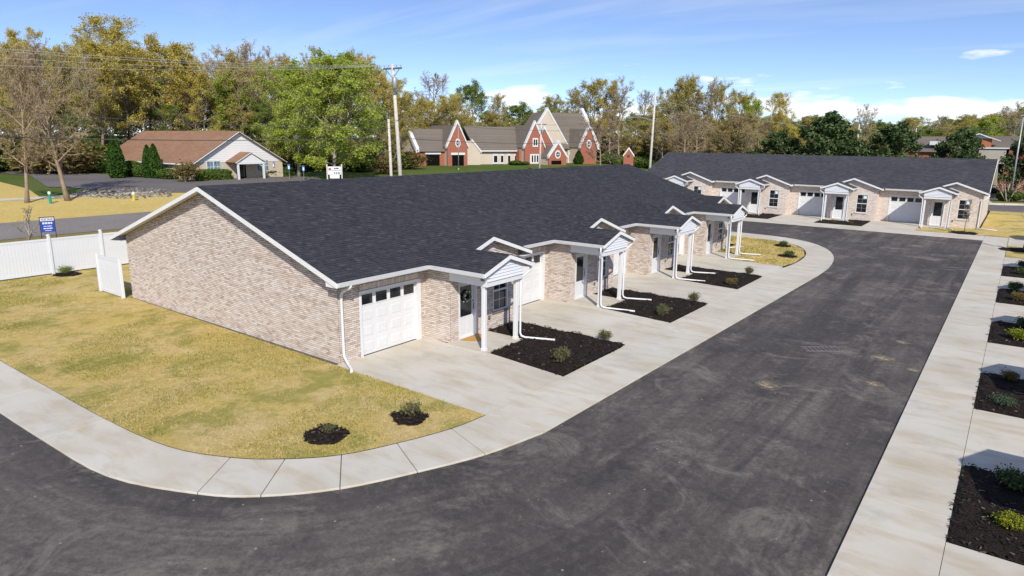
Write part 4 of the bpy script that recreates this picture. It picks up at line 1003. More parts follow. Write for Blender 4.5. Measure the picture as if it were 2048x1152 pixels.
def make_dense(name, seed, rx, ry, h, leafmat, n, lsize, shape='box', bark='bark'):
    """clipped or columnar evergreen: leaves fill an uneven shell"""
    g = np.random.default_rng(seed); root = empty(name)
    t = g.uniform(0, 1, n)**.8; a = g.uniform(0, 2*np.pi, n); dep = 1-.35*g.uniform(0, 1, n)**2
    lump = np.array([1+.16*noise.noise(Vector((math.cos(x)*2+seed, math.sin(x)*2, y*5)))+.10*noise.noise(Vector((math.cos(x)*5, math.sin(x)*5+seed, y*12))) for x, y in zip(a, t)])
    if shape == 'cone': pr = np.minimum(1, .55+t*2.2)*(1-t)**.62*1.25
    elif shape == 'ball': pr = np.sqrt(np.maximum(0, 1-(t*1.9-.9)**2))
    else: pr = np.where(t > .85, np.sqrt(np.maximum(0, 1-((t-.85)/.15)**2))*.3+.7*g.uniform(0, 1, n)**.5, 1)
    if shape == 'box':
        ca, sa = np.cos(a), np.sin(a); m = np.maximum(abs(ca), abs(sa))**.75; x, y = ca/m, sa/m
    else: x, y = np.cos(a), np.sin(a)
    C = np.stack([x*rx*pr*dep*lump, y*ry*pr*dep*lump, t*h*(1+.1*(lump-1))], 1)
    st = MB().tube([(0, 0, -.05), (0, 0, h*.3), (0, 0, h*.8)], [h*.03, h*.02, h*.005], 5); st.obj('stem', MT[bark], root)
    # inner core keeps light from leaking through
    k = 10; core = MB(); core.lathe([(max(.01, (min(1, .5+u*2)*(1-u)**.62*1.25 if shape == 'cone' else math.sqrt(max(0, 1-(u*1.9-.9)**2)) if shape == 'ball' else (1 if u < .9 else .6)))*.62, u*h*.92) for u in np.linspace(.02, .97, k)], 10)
    core.v = [(p[0]*rx, p[1]*ry, p[2]) for p in core.v]; core.obj('light_block_core', MT['leaf_dark'], root)
    array_obj('foliage', leaf_quads(g, C, lsize), 4, MT[leafmat], root)
    return root
def put(proto, used, x, y, z, s, rz, label=None, cat=None, group=None, sxy=1.0):
    if proto.name not in used: used.add(proto.name); o = proto
    else: o = copy_tree(proto)
    o.location = (float(x), float(y), float(z)); o.scale = (s*sxy, s*sxy, s); o.rotation_euler = (0, 0, rz)
    if label: tag(o, label, cat, group)
    return o
USED = set()

# ------------------------------------------------------------------ shrubs in beds and rings
nandina = make_shrub('shrub', 1, .36, .62, 'leaf_nandina', 1500, .035, stems=16)
nandina_b = make_shrub('shrub', 2, .34, .56, 'leaf_nandina', 1300, .035, stems=14)
bronze = make_shrub('shrub', 3, .34, .5, 'leaf_bronze', 1200, .035, stems=14)
lime = make_shrub('shrub', 4, .40, .5, 'leaf_lime', 1700, .035, stems=18)
juniper = make_shrub('shrub', 5, .50, .42, 'leaf_blue', 1900, .035, stems=22)
darksh = make_shrub('shrub', 6, .48, .62, 'leaf_dark', 1800, .04, stems=18)
sparse = make_shrub('shrub', 7, .3, .42, 'leaf_nandina', 420, .03, stems=9)
pine = make_shrub('shrub', 8, .45, .6, 'leaf_mid', 1500, .03, stems=20)
G1 = 'shrubs in the mulch beds along the lane'
for pr, x, y, s, lab in (
    (nandina, -10.99, 17.3, 1.0, 'round grey-green shrub in the mulch bed beside the wreath-door unit, beside its driveway'),
    (nandina_b, -11.09, 20.25, .85, 'small spiky shrub in the bed of the wreath-door unit, by the next driveway'),
    (nandina, -10.95, 24.75, .95, 'grey-green shrub in the second mulch bed, by its own driveway side'),
    (nandina_b, -10.9, 27.9, .95, 'upright shrub in the second mulch bed, by the third driveway'),
    (bronze, -10.8, 32.45, .95, 'yellow-green bronze shrub in the third mulch bed'),
    (nandina, -11.0, 35.7, .85, 'dull green shrub at the far corner of the third mulch bed'),
    (sparse, -11.67, 11.25, 1.25, 'thin young shrub in the smaller mulch ring on the front lawn'),
    (sparse, -12.5, 9.3, .75, 'tiny bare shrub in the wider mulch ring by the curved sidewalk'),
    (pine, -38.35, 12.95, .95, 'needle-leaved shrub in a mulch ring at the white fence'),
    (darksh, -12.45, 47.4, .75, 'small dark shrub on the corner lawn, in the ring farther from the end unit'),
    (darksh, -10.98, 43.2, .8, 'small dark shrub on the corner lawn by the sidewalk'),
    (lime, .72, 14.5, .75, 'bright lime shrub in the nearest bed of the facing row'),
    (darksh, .75, 16.5, .85, 'dark shrub in porch shadow above the bright lime shrub'),
    (juniper, .45, 21.9, .75, 'blue-green spreading shrub in the facing row of beds'),
    (bronze, .55, 24.4, .8, 'brown shrub in porch shadow behind the blue-green shrub'),
    (lime, .72, 29.9, 1.1, 'wide yellow-lime shrub in the third bed of the facing row'),
    (darksh, .95, 32.2, .9, 'dark shrub at the shaded edge of the third facing bed'),
    (bronze, .62, 37.6, 1.1, 'rusty orange shrub in the fourth facing bed'),
    (darksh, .55, 40.3, .95, 'dark upright shrub at the top of the fourth facing bed'),
    (darksh, .75, 45.6, .8, 'low shrub in the fifth facing bed'),
    (darksh, .85, 48.2, .95, 'dark shrub at the far edge of the fifth facing bed')):
    put(pr, USED, x, y, .02, s*.82, rnd.uniform(0, 6), lab, 'shrub', G1)
for pr in (nandina, nandina_b): pass
for k, (dx, s) in enumerate(((BX+2*BP+5.2, .6), (BX+2*BP+6.6, .5), (BX+BP+6.0, .5))):
    put(bronze, USED, dx, 64.3, .03, s, rnd.uniform(0, 6), 'low young shrub in a mulch bed before the house across the road end', 'shrub', 'shrubs before the far row house')

# ------------------------------------------------------------------ fence
def fence():
    root = empty('vinyl_fence', (-39.0, 5.25, 0)); tag(root, 'long white vinyl privacy fence between the lawn and the highway', 'fence')
    post = MB().cbox(-.065, .065, -.065, .065, -.1, 2.0, .01); cap = MB().lathe([(.105, 2.0), (.105, 2.025), (.02, 2.07)], 4)
    rail = MB().box(-.03, .03, .066, 2.364, 0, .14); rt = MB().box(-.03, .03, .066, 2.364, 0, .10)
    plank = MB().box(-.011, .011, -.0705, .0705, .17, 1.78); plank.box(-.014, .014, -.066, .066, .171, 1.779)
    p0 = None
    for i in range(12):
        y = i*2.43
        if p0 is None:
            p0 = post.obj('post', MT['vinyl'], root); c0 = cap.obj('post_cap', MT['vinyl'], p0); c0.rotation_euler = (0, 0, 0)
            r0 = rail.obj('rail', MT['vinyl'], root); r0.location = (0, 0, .06); r1 = rt.obj('rail', MT['vinyl'], root); r1.location = (0, 0, 1.75); k0 = plank.obj('plank', MT['vinyl'], root)
            k0.location.y = .066+.0715
        else:
            c = copy_tree(p0, root); c.location.y = y
            for q in (r0, r1):
                c = q.copy(); COL.objects.link(c); c.location.y = y
        for j in range(16):
            if i == 0 and j == 0: continue
            c = k0.copy(); COL.objects.link(c); c.location = (rnd.uniform(-.002, .002), y+.066+.0715+j*.1436, 0)
fence()
def fence_panel():
    root = empty('fence_panel', (-33.05, 12.42, 0)); tag(root, 'short white vinyl fence panel against the rear corner of the gable', 'fence panel')
    for x in (0, 2.25): MB().cbox(x-.065, x+.065, -.065, .065, -.1, 1.78, .01).obj('post', MT['vinyl'], root)
    MB().box(.066, 2.184, -.03, .03, .06, .2).obj('rail', MT['vinyl'], root); MB().box(.066, 2.184, -.03, .03, 1.6, 1.72).obj('rail', MT['vinyl'], root)
    m = MB().box(-.0735, .0735, -.011, .011, .201, 1.599).box(-.067, .067, -.014, .014, .202, 1.598); k0 = None
    for j in range(14):
        if k0 is None: k0 = m.obj('plank', MT['vinyl'], root); c = k0
        else: c = k0.copy(); COL.objects.link(c)
        c.location = (.14+j*.1512, rnd.uniform(-.002, .002), 0)
fence_panel()
def textobj(body, size, mat, parent, loc, rot, sx=1.0):
    cu = bpy.data.curves.new('lettering', 'FONT'); cu.body = body; cu.size = size; cu.align_x = 'CENTER'; cu.extrude = .002; cu.materials.append(mat)
    tmp = bpy.data.objects.new('tmp', cu); COL.objects.link(tmp); dg = bpy.context.evaluated_depsgraph_get()
    me = bpy.data.meshes.new_from_object(tmp.evaluated_get(dg)); bpy.data.objects.remove(tmp)
    o = bpy.data.objects.new('lettering', me); COL.objects.link(o); o.parent = parent; o.location = loc; o.rotation_euler = rot; o.scale = (sx, 1, 1)
    return o
def sale_sign():
    p = at(95, 450, X=-40.6); yaw = R(20)
    root = empty('sale_sign', (p[0], p[1], 0), yaw); tag(root, 'blue and white for-sale sign standing behind the white fence', 'sign')
    # faces local -y..: panel in local xz
    root.rotation_euler = (0, 0, math.atan2(-p[1], -p[0])+R(90)+R(8))
    MB().box(-.30, .30, -.012, .012, 1.98, 2.56).obj('blue_panel', MT['blue'], root)
    MB().box(-.30, .30, -.012, .012, 2.565, 2.74).obj('rider_panel', MT['white'], root)
    MB().box(-.34, -.31, -.02, .02, 0, 2.78).box(.31, .34, -.02, .02, 0, 2.78).box(-.309, .309, -.02, .02, 2.745, 2.78).obj('frame', MT['black'], root)
    textobj('FOR SALE', .15, MT['sign_text'], root, (0, -.016, 2.60), (R(90), 0, 0), .8)
    lt = MB()
    for z, h, segs in ((2.40, .10, ((-.22, -.12), (-.10, .0), (.02, .12), (.14, .22))), (2.27, .04, ((-.18, -.05), (-.02, .18))), (2.14, .06, ((-.2, -.08), (-.06, .04), (.06, .2))), (2.04, .03, ((-.14, .14),))):
        for a, b in segs: lt.box(a, b, -.016, -.013, z, z+h)
    lt.obj('printed_lines', MT['white'], root)
sale_sign()
def doormat():
    mb = MB(); n = 18; y = AY+4.77
    pts = [(AX+1.28+.62*math.sin(t), y-.52*math.cos(t)) for t in np.linspace(0, math.pi, n)]
    a = [(x, yy, .032) for x, yy in pts]; mb.prism(a, (0, 0, .018)); o = mb.obj('doormat', MT['doormat']); tag(o, 'half-round coir doormat at the door with the wreath', 'doormat')
doormat()
def wreath():
    g = np.random.default_rng(3); n = 420; t = g.uniform(0, 2*np.pi, n); r = .17+g.normal(0, .03, n)
    root = empty('wreath', (AX+1.155, AY+4.77, 1.52)); tag(root, 'green wreath with white flowers hung on the front door glass', 'wreath')
    ringm = MB().tube([(0, .17*math.cos(a), .17*math.sin(a)) for a in np.linspace(0, 2*math.pi, 17)], .022, 5, False); ringm.obj('ring', MT['bark'], root)
    C = np.stack([np.abs(g.normal(.02, .02, n)), r*np.cos(t), r*np.sin(t)], 1)
    array_obj('leaves', leaf_quads(g, C, .03), 4, MT['leaf_hedge'], root); array_obj('flowers', leaf_quads(g, C[:60]+np.array([.03, 0, 0]), .03, aspect=.9), 4, MT['offwhite'], root)
wreath()

# ------------------------------------------------------------------ roadside things
def hydrant():
    p = hit(268, 399); root = empty('fire_hydrant', (p[0], p[1], terr(p[0])-.11)); tag(root, 'yellow fire hydrant with a white cap on the straw bank', 'hydrant'); root.scale = (1.15,)*3
    MB().lathe([(.17, 0), (.17, .05), (.11, .06), (.11, .5), (.15, .51), (.15, .56)], 14).obj('barrel', MT['hyd_yellow'], root, False)
    MB().lathe([(.145, .561), (.13, .66), (.08, .74), (.03, .76), (.03, .80)], 14).obj('bonnet', MT['hyd_white'], root)
    for a in (0, R(90), R(180)):
        d = np.array([math.cos(a), math.sin(a), 0]); MB().tube([d*.1+(0, 0, .42), d*.2+(0, 0, .42)], .055, 8).obj('nozzle', MT['hyd_yellow'], root)
hydrant()
def utility_marker():
    p = hit(101, 405); root = empty('marker_post', (p[0], p[1], terr(p[0])-.11)); tag(root, 'green marker post with a white top by the footpath', 'post'); root.scale = (.8, .8, .8)
    MB().lathe([(.16, 0), (.16, 1.15)], 12).obj('post', MT['green_post'], root, False); MB().lathe([(.165, 1.151), (.165, 1.38), (.1, 1.45)], 12).obj('top', MT['white'], root)
utility_marker()
def rocks():
    g = np.random.default_rng(9); P4 = [tuple(hit(*p)[:2]) for p in ((130, 390), (170, 377), (260, 374), (345, 378), (345, 392), (250, 396))]
    mb = MB(); q = g.uniform(np.min(P4, 0), np.max(P4, 0), (1500, 2)); q = q[in_poly(q, P4)]
    for x, y in q:
        s = g.uniform(.08, .26); v = g.uniform(.7, 1.3, (6, 1))*np.array([(1, 0, 0), (-1, 0, 0), (0, 1, 0), (0, -1, 0), (0, 0, .7), (0, 0, -.5)])*s
        a = g.uniform(0, 6); c, sn = math.cos(a), math.sin(a)
        mb.add([(x+p[0]*c-p[1]*sn, y+p[0]*sn+p[1]*c, terr(x)-.14+p[2]) for p in v], [(0, 2, 4), (2, 1, 4), (1, 3, 4), (3, 0, 4), (2, 0, 5), (1, 2, 5), (3, 1, 5), (0, 3, 5)])
    o = mb.obj('riprap', MT['rock']); tag(o, 'grey riprap stones in the ditch beside the parking lot', 'stones', kind='stuff')
rocks()

# ------------------------------------------------------------------ office with the brown roof
def office():
    ox = -86.5; c0 = at(390, 358, X=ox); zb = terr(ox)-.1; y0 = c0[1]; y1 = at(566, 345, X=ox)[1]; W_ = y1-y0; ap = at(474, 262, X=ox); ez = at(390, 323, X=ox)[2]-zb
    root = empty('office_building', (ox, y0, zb)); tag(root, 'low cream brick office with a brown shingle roof and pale gable', 'building')
    rz = ap[2]-zb; rm = ap[1]-y0; rm = W_/2 if abs(rm-W_/2) > 2.5 else rm; D = abs(float(at(207, 312, Y=y0)[0])-ox)-.5; ov = .5
    mb = MB().box(-D, 0, 0, W_, -.5, ez-.15); mb.obj('wall', MT['brick_cream'], root)
    nb = 16; zt = rz-.2
    for i in range(nb):   # horizontal siding boards of the gable
        a, b = ez-.15+(zt-ez+.15)*i/nb, ez-.15+(zt-ez+.15)*(i+1)/nb
        f = lambda z: max(0.01, (rz-.1-z)/(rz-ez+.05))
        ya, yb, yc, yd = rm-f(a)*rm, rm+f(a)*(W_-rm), rm-f(b)*rm, rm+f(b)*(W_-rm)
        _mb([(.05, ya, a), (.05, yb, a), (.02, yd, b), (.02, yc, b), (-.1, ya, a), (-.1, yb, a)], [(0, 1, 2, 3), (4, 5, 1, 0)]).obj('siding_board', MT['offwhite'], root)
    sl = (rz-ez)/rm
    e0 = ez-sl*ov
    hip = D-abs(float(at(285, 259, Y=y0+rm)[0])-ox)
    rf = MB(); rf.add([(ov, -ov, e0), (ov, rm, rz), (-D+hip, rm, rz), (-D-ov, -ov, e0), (ov, W_+ov, e0), (-D-ov, W_+ov, e0)], [(0, 1, 2, 3), (1, 4, 5, 2), (3, 2, 5)])
    rf.add([(ov, -ov, e0-.12), (ov, rm, rz-.12), (-D+hip, rm, rz-.12), (-D-ov, -ov, e0-.12), (ov, W_+ov, e0-.12), (-D-ov, W_+ov, e0-.12)], [(3, 2, 1, 0), (2, 5, 4, 1), (5, 2, 3)])
    roof = rf.obj('roof', MT['roof_brown'], root)
    for a, b in (((ov+.02, -ov, e0), (ov+.02, rm, rz)), ((ov+.02, W_+ov, e0), (ov+.02, rm, rz))):
        MB().bar(np.array(a)-(0, 0, .1), np.array(b)-(0, 0, .1), .05, .22, (1, 0, 0)).obj('rake_board', MT['trim'], root)
    MB().box(-D-ov, ov, -ov-.03, -ov, e0-.2, e0-.02).obj('fascia_board', MT['trim'], root)
    # windows: pairs either side of the porch
    def yy(px): return at(px, 335, X=ox)[1]-y0
    def zz(py, px): return at(px, py, X=ox)[2]-zb
    for a, b in ((414, 426), (428, 440), (514, 524), (526, 536)):
        w = MB().box(.0, .07, yy(a)-.06, yy(b)+.06, .85, 2.45).obj('window', MT['white'], root); MB().box(.075, .085, yy(a), yy(b), .93, 2.37).obj('pane', MT['glass_office'], w)
        m = (yy(a)+yy(b))/2; MB().box(.087, .095, m-.02, m+.02, .93, 2.37).box(.088, .096, yy(a), yy(b), 1.62, 1.67).obj('muntin', MT['white'], w)
    # porch
    pa, pb = yy(456), yy(508); pm = (pa+pb)/2; pz = ez-.15; pt = pz+1.35; pd = 2.6
    pf = MB().add([(pd, pa-.4, pz), (pd, pm, pt), (-.2, pm, pt), (-.2, pa-.4, pz), (pd, pb+.4, pz), (-.2, pb+.4, pz)], [(0, 1, 2, 3), (1, 4, 5, 2)])
    m = MB(); m.prism([(pd, pa-.4, pz), (pd, pm, pt), (pd, pb+.4, pz), (pd, pm, pt-.12)], (-pd-.2, 0, 0)); m.obj('porch_roof', MT['roof_brown'], root)
    MB().prism([(pd-.1, pa, pz-.02), (pd-.1, pm, pt-.15), (pd-.1, pb, pz-.02)], (-.1, 0, 0)).obj('porch_gable', MT['offwhite'], root)
    for a, b in (((pd+.03, pa-.4, pz), (pd+.03, pm, pt)), ((pd+.03, pb+.4, pz), (pd+.03, pm, pt))): MB().bar(np.array(a)-(0, 0, .08), np.array(b)-(0, 0, .08), .05, .16, (1, 0, 0)).obj('rake_board', MT['trim'], root)
    MB().box(pd-.35, pd-.05, pa-.1, pb+.1, pz-.25, pz-.03).obj('porch_beam', MT['white'], root)
    for y in (pa+.05, pb-.05): MB().box(pd-.3, pd-.08, y-.12, y+.12, -.1, pz-.251).obj('column', MT['white'], root)
    d = MB().box(.0, .06, pm-.75, pm+.65, 0, 2.3).obj('front_door', MT['near_black'], root); MB().box(.062, .07, pm-.6, pm+.5, .2, 2.15).obj('pane', MT['glass'], d)
    return y0, y1, ox, zb
OY0, OY1, OX, OZ = office()
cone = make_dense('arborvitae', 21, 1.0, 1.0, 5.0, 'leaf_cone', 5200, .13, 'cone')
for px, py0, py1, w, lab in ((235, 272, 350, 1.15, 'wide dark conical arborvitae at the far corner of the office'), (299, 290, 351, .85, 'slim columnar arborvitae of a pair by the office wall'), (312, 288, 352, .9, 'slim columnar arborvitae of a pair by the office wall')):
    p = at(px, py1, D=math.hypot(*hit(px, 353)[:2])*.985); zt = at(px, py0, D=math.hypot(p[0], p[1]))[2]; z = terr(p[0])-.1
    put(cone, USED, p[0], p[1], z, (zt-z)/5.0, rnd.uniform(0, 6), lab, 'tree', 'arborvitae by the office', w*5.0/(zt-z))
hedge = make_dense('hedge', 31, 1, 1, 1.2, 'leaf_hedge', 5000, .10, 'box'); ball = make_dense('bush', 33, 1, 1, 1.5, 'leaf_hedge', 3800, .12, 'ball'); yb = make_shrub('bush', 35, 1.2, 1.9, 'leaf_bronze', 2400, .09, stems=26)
def bush(pr, px, py, w, h, lab, cat='bush', grp='bushes around the office', wy=None):
    p = hit(px, py); z = terr(p[0])-.12
    o = copy_tree(pr) if pr.name in USED else pr; USED.add(pr.name)
    o.location = (p[0], p[1], z); hh = {hedge.name: 1.2, ball.name: 1.5, yb.name: 1.9}[pr.name]; rr = 1.2 if pr.name == yb.name else 1
    o.scale = (wy or w/2/rr, w/2/rr, h/hh); o.rotation_euler = (0, 0, rnd.uniform(-.1, .1)); tag(o, lab, cat, grp)
hx = lambda px0, px1: abs(at(px1, 345, X=OX+1.5)[1]-at(px0, 345, X=OX+1.5)[1])
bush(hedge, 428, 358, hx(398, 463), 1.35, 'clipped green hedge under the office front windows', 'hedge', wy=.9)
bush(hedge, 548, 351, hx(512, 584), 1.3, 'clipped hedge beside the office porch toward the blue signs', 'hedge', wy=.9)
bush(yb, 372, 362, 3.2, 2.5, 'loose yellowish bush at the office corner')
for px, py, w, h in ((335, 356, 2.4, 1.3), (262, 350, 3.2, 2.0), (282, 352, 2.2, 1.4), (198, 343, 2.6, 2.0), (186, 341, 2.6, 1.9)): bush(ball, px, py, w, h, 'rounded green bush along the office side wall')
def pole_sign(px, py, lab):
    p = hit(px, py); root = empty('parking_sign', (p[0], p[1], terr(p[0])-.1), math.atan2(-p[1], -p[0])); tag(root, lab, 'sign', 'blue parking signs by the office lawn')
    MB().tube([(0, 0, 0), (0, 0, 2.0)], .03, 6).obj('post', MT['steel'], root); MB().cbox(.03, .05, -.18, .18, 1.35, 2.1, .01).obj('panel', MT['signblue'], root); MB().box(.051, .056, -.10, .10, 1.42, 1.85).obj('symbol', MT['white'], root)
pole_sign(579, 357, 'small blue parking sign on a thin post at the office lawn')
pole_sign(608, 360, 'small blue parking sign on a thin post at the office lawn')
pole_sign(548, 352, 'small blue parking sign on a thin post at the office lawn')
def board_sign():
    a, b = at(656, 345, D=92), at(682, 345, D=92); c = (a+b)/2; zt = at(669, 333, D=92)[2]; zb = at(669, 349, D=92)[2]
    root = empty('sign_board', (c[0], c[1], 0)); root.rotation_euler = (0, 0, math.atan2((b-a)[1], (b-a)[0])); tag(root, 'white roadside sign board with blue lettering beside the big green tree', 'sign')
    w = np.linalg.norm((b-a)[:2])/2; MB().box(-w, w, -.06, .06, zb, zt).obj('panel', MT['white'], root)
    MB().box(-w*.75, w*.75, -.05, .05, zb-.5, zb-.02).obj('skirt', MT['offwhite'], root)
    for s in (-1, 1): MB().box(s*(w+.1)-.08, s*(w+.1)+.08, -.08, .08, terr(c[0])-.2, zt+.3).obj('post', MT['pole'], root)
    textobj('INSURANCE INC', .2, MT['sign_text'], root, (w*.28, -.066, (zt+zb)/2-.05), (R(90), 0, 0), .75)
    t = MB(); 
    for z, s in ((zt-.32, ((-.05, .2), (.25, .65))), (zb+.12, ((-.1, .1), (.2, .4), (.5, .85)))):
        for p, q in s: t.box(p*w, q*w, -.066, -.062, z, z+.15)
    t.obj('printed_lines', MT['sign_text'], root); MB().cbox(-w*.9, -w*.5, -.07, -.062, zt-.5, zt-.2, .003).obj('emblem', MT['red'], root)
board_sign()
def car(px, py, yaw, paint, lab, lift=0):
    p = hit(px, py); root = empty('parked_car', (p[0], p[1], terr(p[0])-.08), yaw); tag(root, lab, 'car', 'cars parked behind the office')
    sec = [(-2.2, .45, .75, .62), (-2.1, .35, .95, .8), (-1.0, .3, .98, .88), (.9, .3, .98, .88), (1.9, .35, .85, .84), (2.25, .45, .68, .7)]
    mb = MB()
    for x, z0, z1, w in sec: mb.v += [(x, -w, z0), (x, -w*1.02, (z0+z1)/2), (x, -w*.92, z1), (x, w*.92, z1), (x, w*1.02, (z0+z1)/2), (x, w, z0)]
    for i in range(5): mb.f += [(i*6+k, i*6+(k+1) % 6, i*6+6+(k+1) % 6, i*6+6+k) for k in range(6)]
    mb.f += [(0, 1, 2, 3, 4, 5)[::-1], tuple(range(30, 36))]; mb.obj('body', MT[paint], root)
    cb = MB(); cs = [(-1.7, .97, .74), (-1.1, 1.46, .62), (.25, 1.46, .62), (1.0, .97, .74)]
    for x, z, w in cs: cb.v += [(x, -w, z), (x, w, z)]
    cb.v += [(-1.7, -.8, .95), (-1.7, .8, .95), (1.0, -.8, .95), (1.0, .8, .95)]
    cb.f = [(0, 1, 3, 2), (2, 3, 5, 4), (4, 5, 7, 6), (0, 2, 4, 6), (1, 7, 5, 3)]; cb.obj('windows', MT['glass'], root)
    MB().box(-1.1, .25, -.61, .61, 1.455, 1.48).obj('car_roof', MT[paint], root)
    for x in (-1.4, 1.4):
        for s in (-1, 1):
            w = MB().tube([(x, s*.72, .33), (x, s*.93, .33)], .33, 14).obj('tyre', MT['rubber'], root); MB().tube([(x, s*.931, .33), (x, s*.945, .33)], .2, 10).obj('rim', MT['steel'], w)
car(135, 331, R(150), 'carwhite', 'white car parked behind the bare tree by the office')
car(162, 332, R(145), 'cardark', 'dark car parked between the white car and the office')

# ------------------------------------------------------------------ church-like brick building
def church():
    zb = 2.0; a = at(833, 331, X=-100); 
    P0 = np.array(hit(833, 331)); P1 = np.array(hit(1190, 329)); P0[2] = P1[2] = 0
    P1 = P0+(P1-P0); ud = (P1-P0)/np.linalg.norm(P1-P0); nd = np.array([-ud[1], ud[0], 0])   # nd points away from the camera
    if nd @ P0 < 0: nd = -nd
    zb = terr(P0[0])-.15
    root = empty('brick_chapel', (P0[0], P0[1], zb), math.atan2(ud[1], ud[0])); tag(root, 'red brick and beige hall with steep white-edged gables on the green lawn', 'building')
    def L(zx, zy, off=0.0):
        """photo point -> (u, z) on the front plane set back by off"""
        d = ray(800+.2441*zx, 200+.2441*zy); t = ((P0+nd*off-np.array([0, 0, CAM_H])) @ nd)/(d @ nd); p = d*t+np.array([0, 0, CAM_H]); return float((p-P0) @ ud), float(p[2]-zb)
    def block(nm, x0, x1, y1, off, dep, mat): 
        u0, u1, z1 = L(x0, 500, off)[0], L(x1, 500, off)[0], L((x0+x1)/2, y1, off)[1]
        MB().box(u0, u1, off, off+dep, -.6, z1).obj(nm, MT[mat], root); return u0, u1, z1
    def gable(x0, x1, ax, ay, ey, off, dep, mat, cop=.45, coping=True):
        u0, u1 = L(x0, 500, off)[0], L(x1, 500, off)[0]; ua, za = L(ax, ay, off); ze = L((x0+x1)/2, ey, off)[1]; ua = (u0+u1)/2
        MB().prism([(u0, off, -.6), (u1, off, -.6), (u1, off, ze), (ua, off, za), (u0, off, ze)], (0, .4, 0)).obj('gable_wall', MT[mat], root)
        MB().box(u0+.02, u1-.02, off+.4, off+dep, -.6, ze).obj('side_wall', MT['beige'], root)
        rf = MB(); rf.prism([(u0-.2, off+.4, ze-.1), (ua, off+.4, za-.35), (u1+.2, off+.4, ze-.1), (ua, off+.4, za-.6)], (0, dep, 0)); rf.obj('roof', MT['roof_grey'], root)
        if coping:
            for a, b in (((u0-.25, ze-.3), (ua, za)), ((u1+.25, ze-.3), (ua, za))):
                MB().bar((a[0], off+.15, a[1]), (b[0], off+.15, b[1]+.15), .8, cop, (0, 1, 0)).obj('coping', MT['white'], root) if False else MB().prism([(a[0], off-.12, a[1]), (b[0], off-.12, b[1]), (b[0], off-.12, b[1]+cop*1.5), (a[0], off-.12, a[1]+cop*1.2)], (0, .7, 0)).obj('coping', MT['white'], root)
        return u0, u1, ua, za, ze
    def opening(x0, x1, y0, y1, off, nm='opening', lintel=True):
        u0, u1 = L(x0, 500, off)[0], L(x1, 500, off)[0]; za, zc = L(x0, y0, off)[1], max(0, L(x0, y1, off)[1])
        o = MB().box(u0, u1, off-.02, off+.3, zc, za).obj(nm, MT['near_black'], root)  # no recess is cut; the dark box face carries its shade as colour
        if lintel: MB().box(u0-.25, u1+.25, off-.12, off+.02, za, za+.45).obj('lintel', MT['white'], o)
    def window(x0, x1, y0, y1, off, mull=0):
        u0, u1 = L(x0, 500, off)[0], L(x1, 500, off)[0]; za, zc = L(x0, y0, off)[1], max(0.05, L(x0, y1, off)[1])
        w = MB().box(u0, u1, off-.12, off+.1, zc, za).obj('window', MT['white'], root); f = (u1-u0)*.2; n = mull+1; s = (u1-u0-f)/n
        for i in range(n): MB().box(u0+f/2+i*s+f*.3, u0+f/2+(i+1)*s-f*.3, off-.15, off-.121, zc+.35, za-.3).obj('pane', MT['glass'], w)
    def octagon(cx, cy, rx, ry, off):
        u, z = L(cx, cy, off); r1 = abs(L(cx+rx, cy, off)[0]-u); r2 = abs(L(cx, cy-ry, off)[1]-z)
        pg = lambda s: [(u+r1*s*math.cos(t), off-.1, z+r2*s*math.sin(t)) for t in np.linspace(0, 2*math.pi, 9)[:-1]+R(22.5)]
        w = MB().prism(pg(1), (0, .3, 0)).obj('round_window', MT['white'], root)
        p2 = [(a, b-.03, c) for a, b, c in pg(.66)]; MB().prism(p2, (0, .02, 0)).obj('pane', MT['glass'], w)
        MB().box(u-.05, u+.05, off-.16, off-.132, z-r2*.7, z+r2*.7).box(u-r1*.7, u-.05, off-.159, off-.133, z-.05, z+.05).box(u+.05, u+r1*.7, off-.159, off-.133, z-.05, z+.05).obj('muntin', MT['white'], w)
    # 1 left wing, roof ridge along the front
    u0, u1, z1 = block('wall', 140, 400, 418, 1.5, 9, 'brick_red'); zr = L(330, 238, 6)[1]
    MB().prism([(u0, 1.0, z1-.1), (u0, 6, zr), (u0, 11, z1-.1), (u0, 6, zr-.3)], (u1-u0+2, 0, 0)).obj('roof', MT['roof_grey'], root)
    for s in ((1.0, 6), (11, 6)): MB().prism([(u0-.6, s[0]-.4 if s[0] < 6 else s[0]+.4, z1-.3), (u0-.6, 6, zr+.5), (u0-.6, 6, zr+1.2), (u0-.6, s[0]-.4 if s[0] < 6 else s[0]+.4, z1+.7)], (.7, 0, 0)).obj('coping', MT['white'], root)
    MB().prism([(u0-.1, 1.5, z1-.2), (u0-.1, 6, zr+.3), (u0-.1, 10.5, z1-.2)], (.3, 0, 0)).obj('end_wall', MT['beige'], root)
    opening(215, 325, 445, 560, 1.5)
    # 4 middle range
    u0, u1, z1 = block('wall', 640, 1010, 412, 5, 10, 'beige'); zr = L(800, 220, 10)[1]; ul = L(520, 300, 10)[0]; ur = L(1130, 300, 10)[0]
    MB().prism([(ul, 4.4, z1-.05), (ul, 10, zr), (ul, 15.6, z1-.05), (ul, 10, zr-.3)], (ur-ul, 0, 0)).obj('roof', MT['roof_grey'], root)
    MB().box(u0, u1, 4.3, 4.42, z1-.25, z1-.02).obj('gutter', MT['trim'], root)
    window(760, 802, 445, 560, 5); window(820, 848, 445, 560, 5); window(878, 906, 445, 540, 5); window(934, 962, 445, 540, 5)
    # 2 gabled front with octagon
    gable(390, 553, 480, 190, 385, 0, 12, 'brick_red'); octagon(473, 352, 22, 38, 0); opening(427, 523, 450, 570, 0)
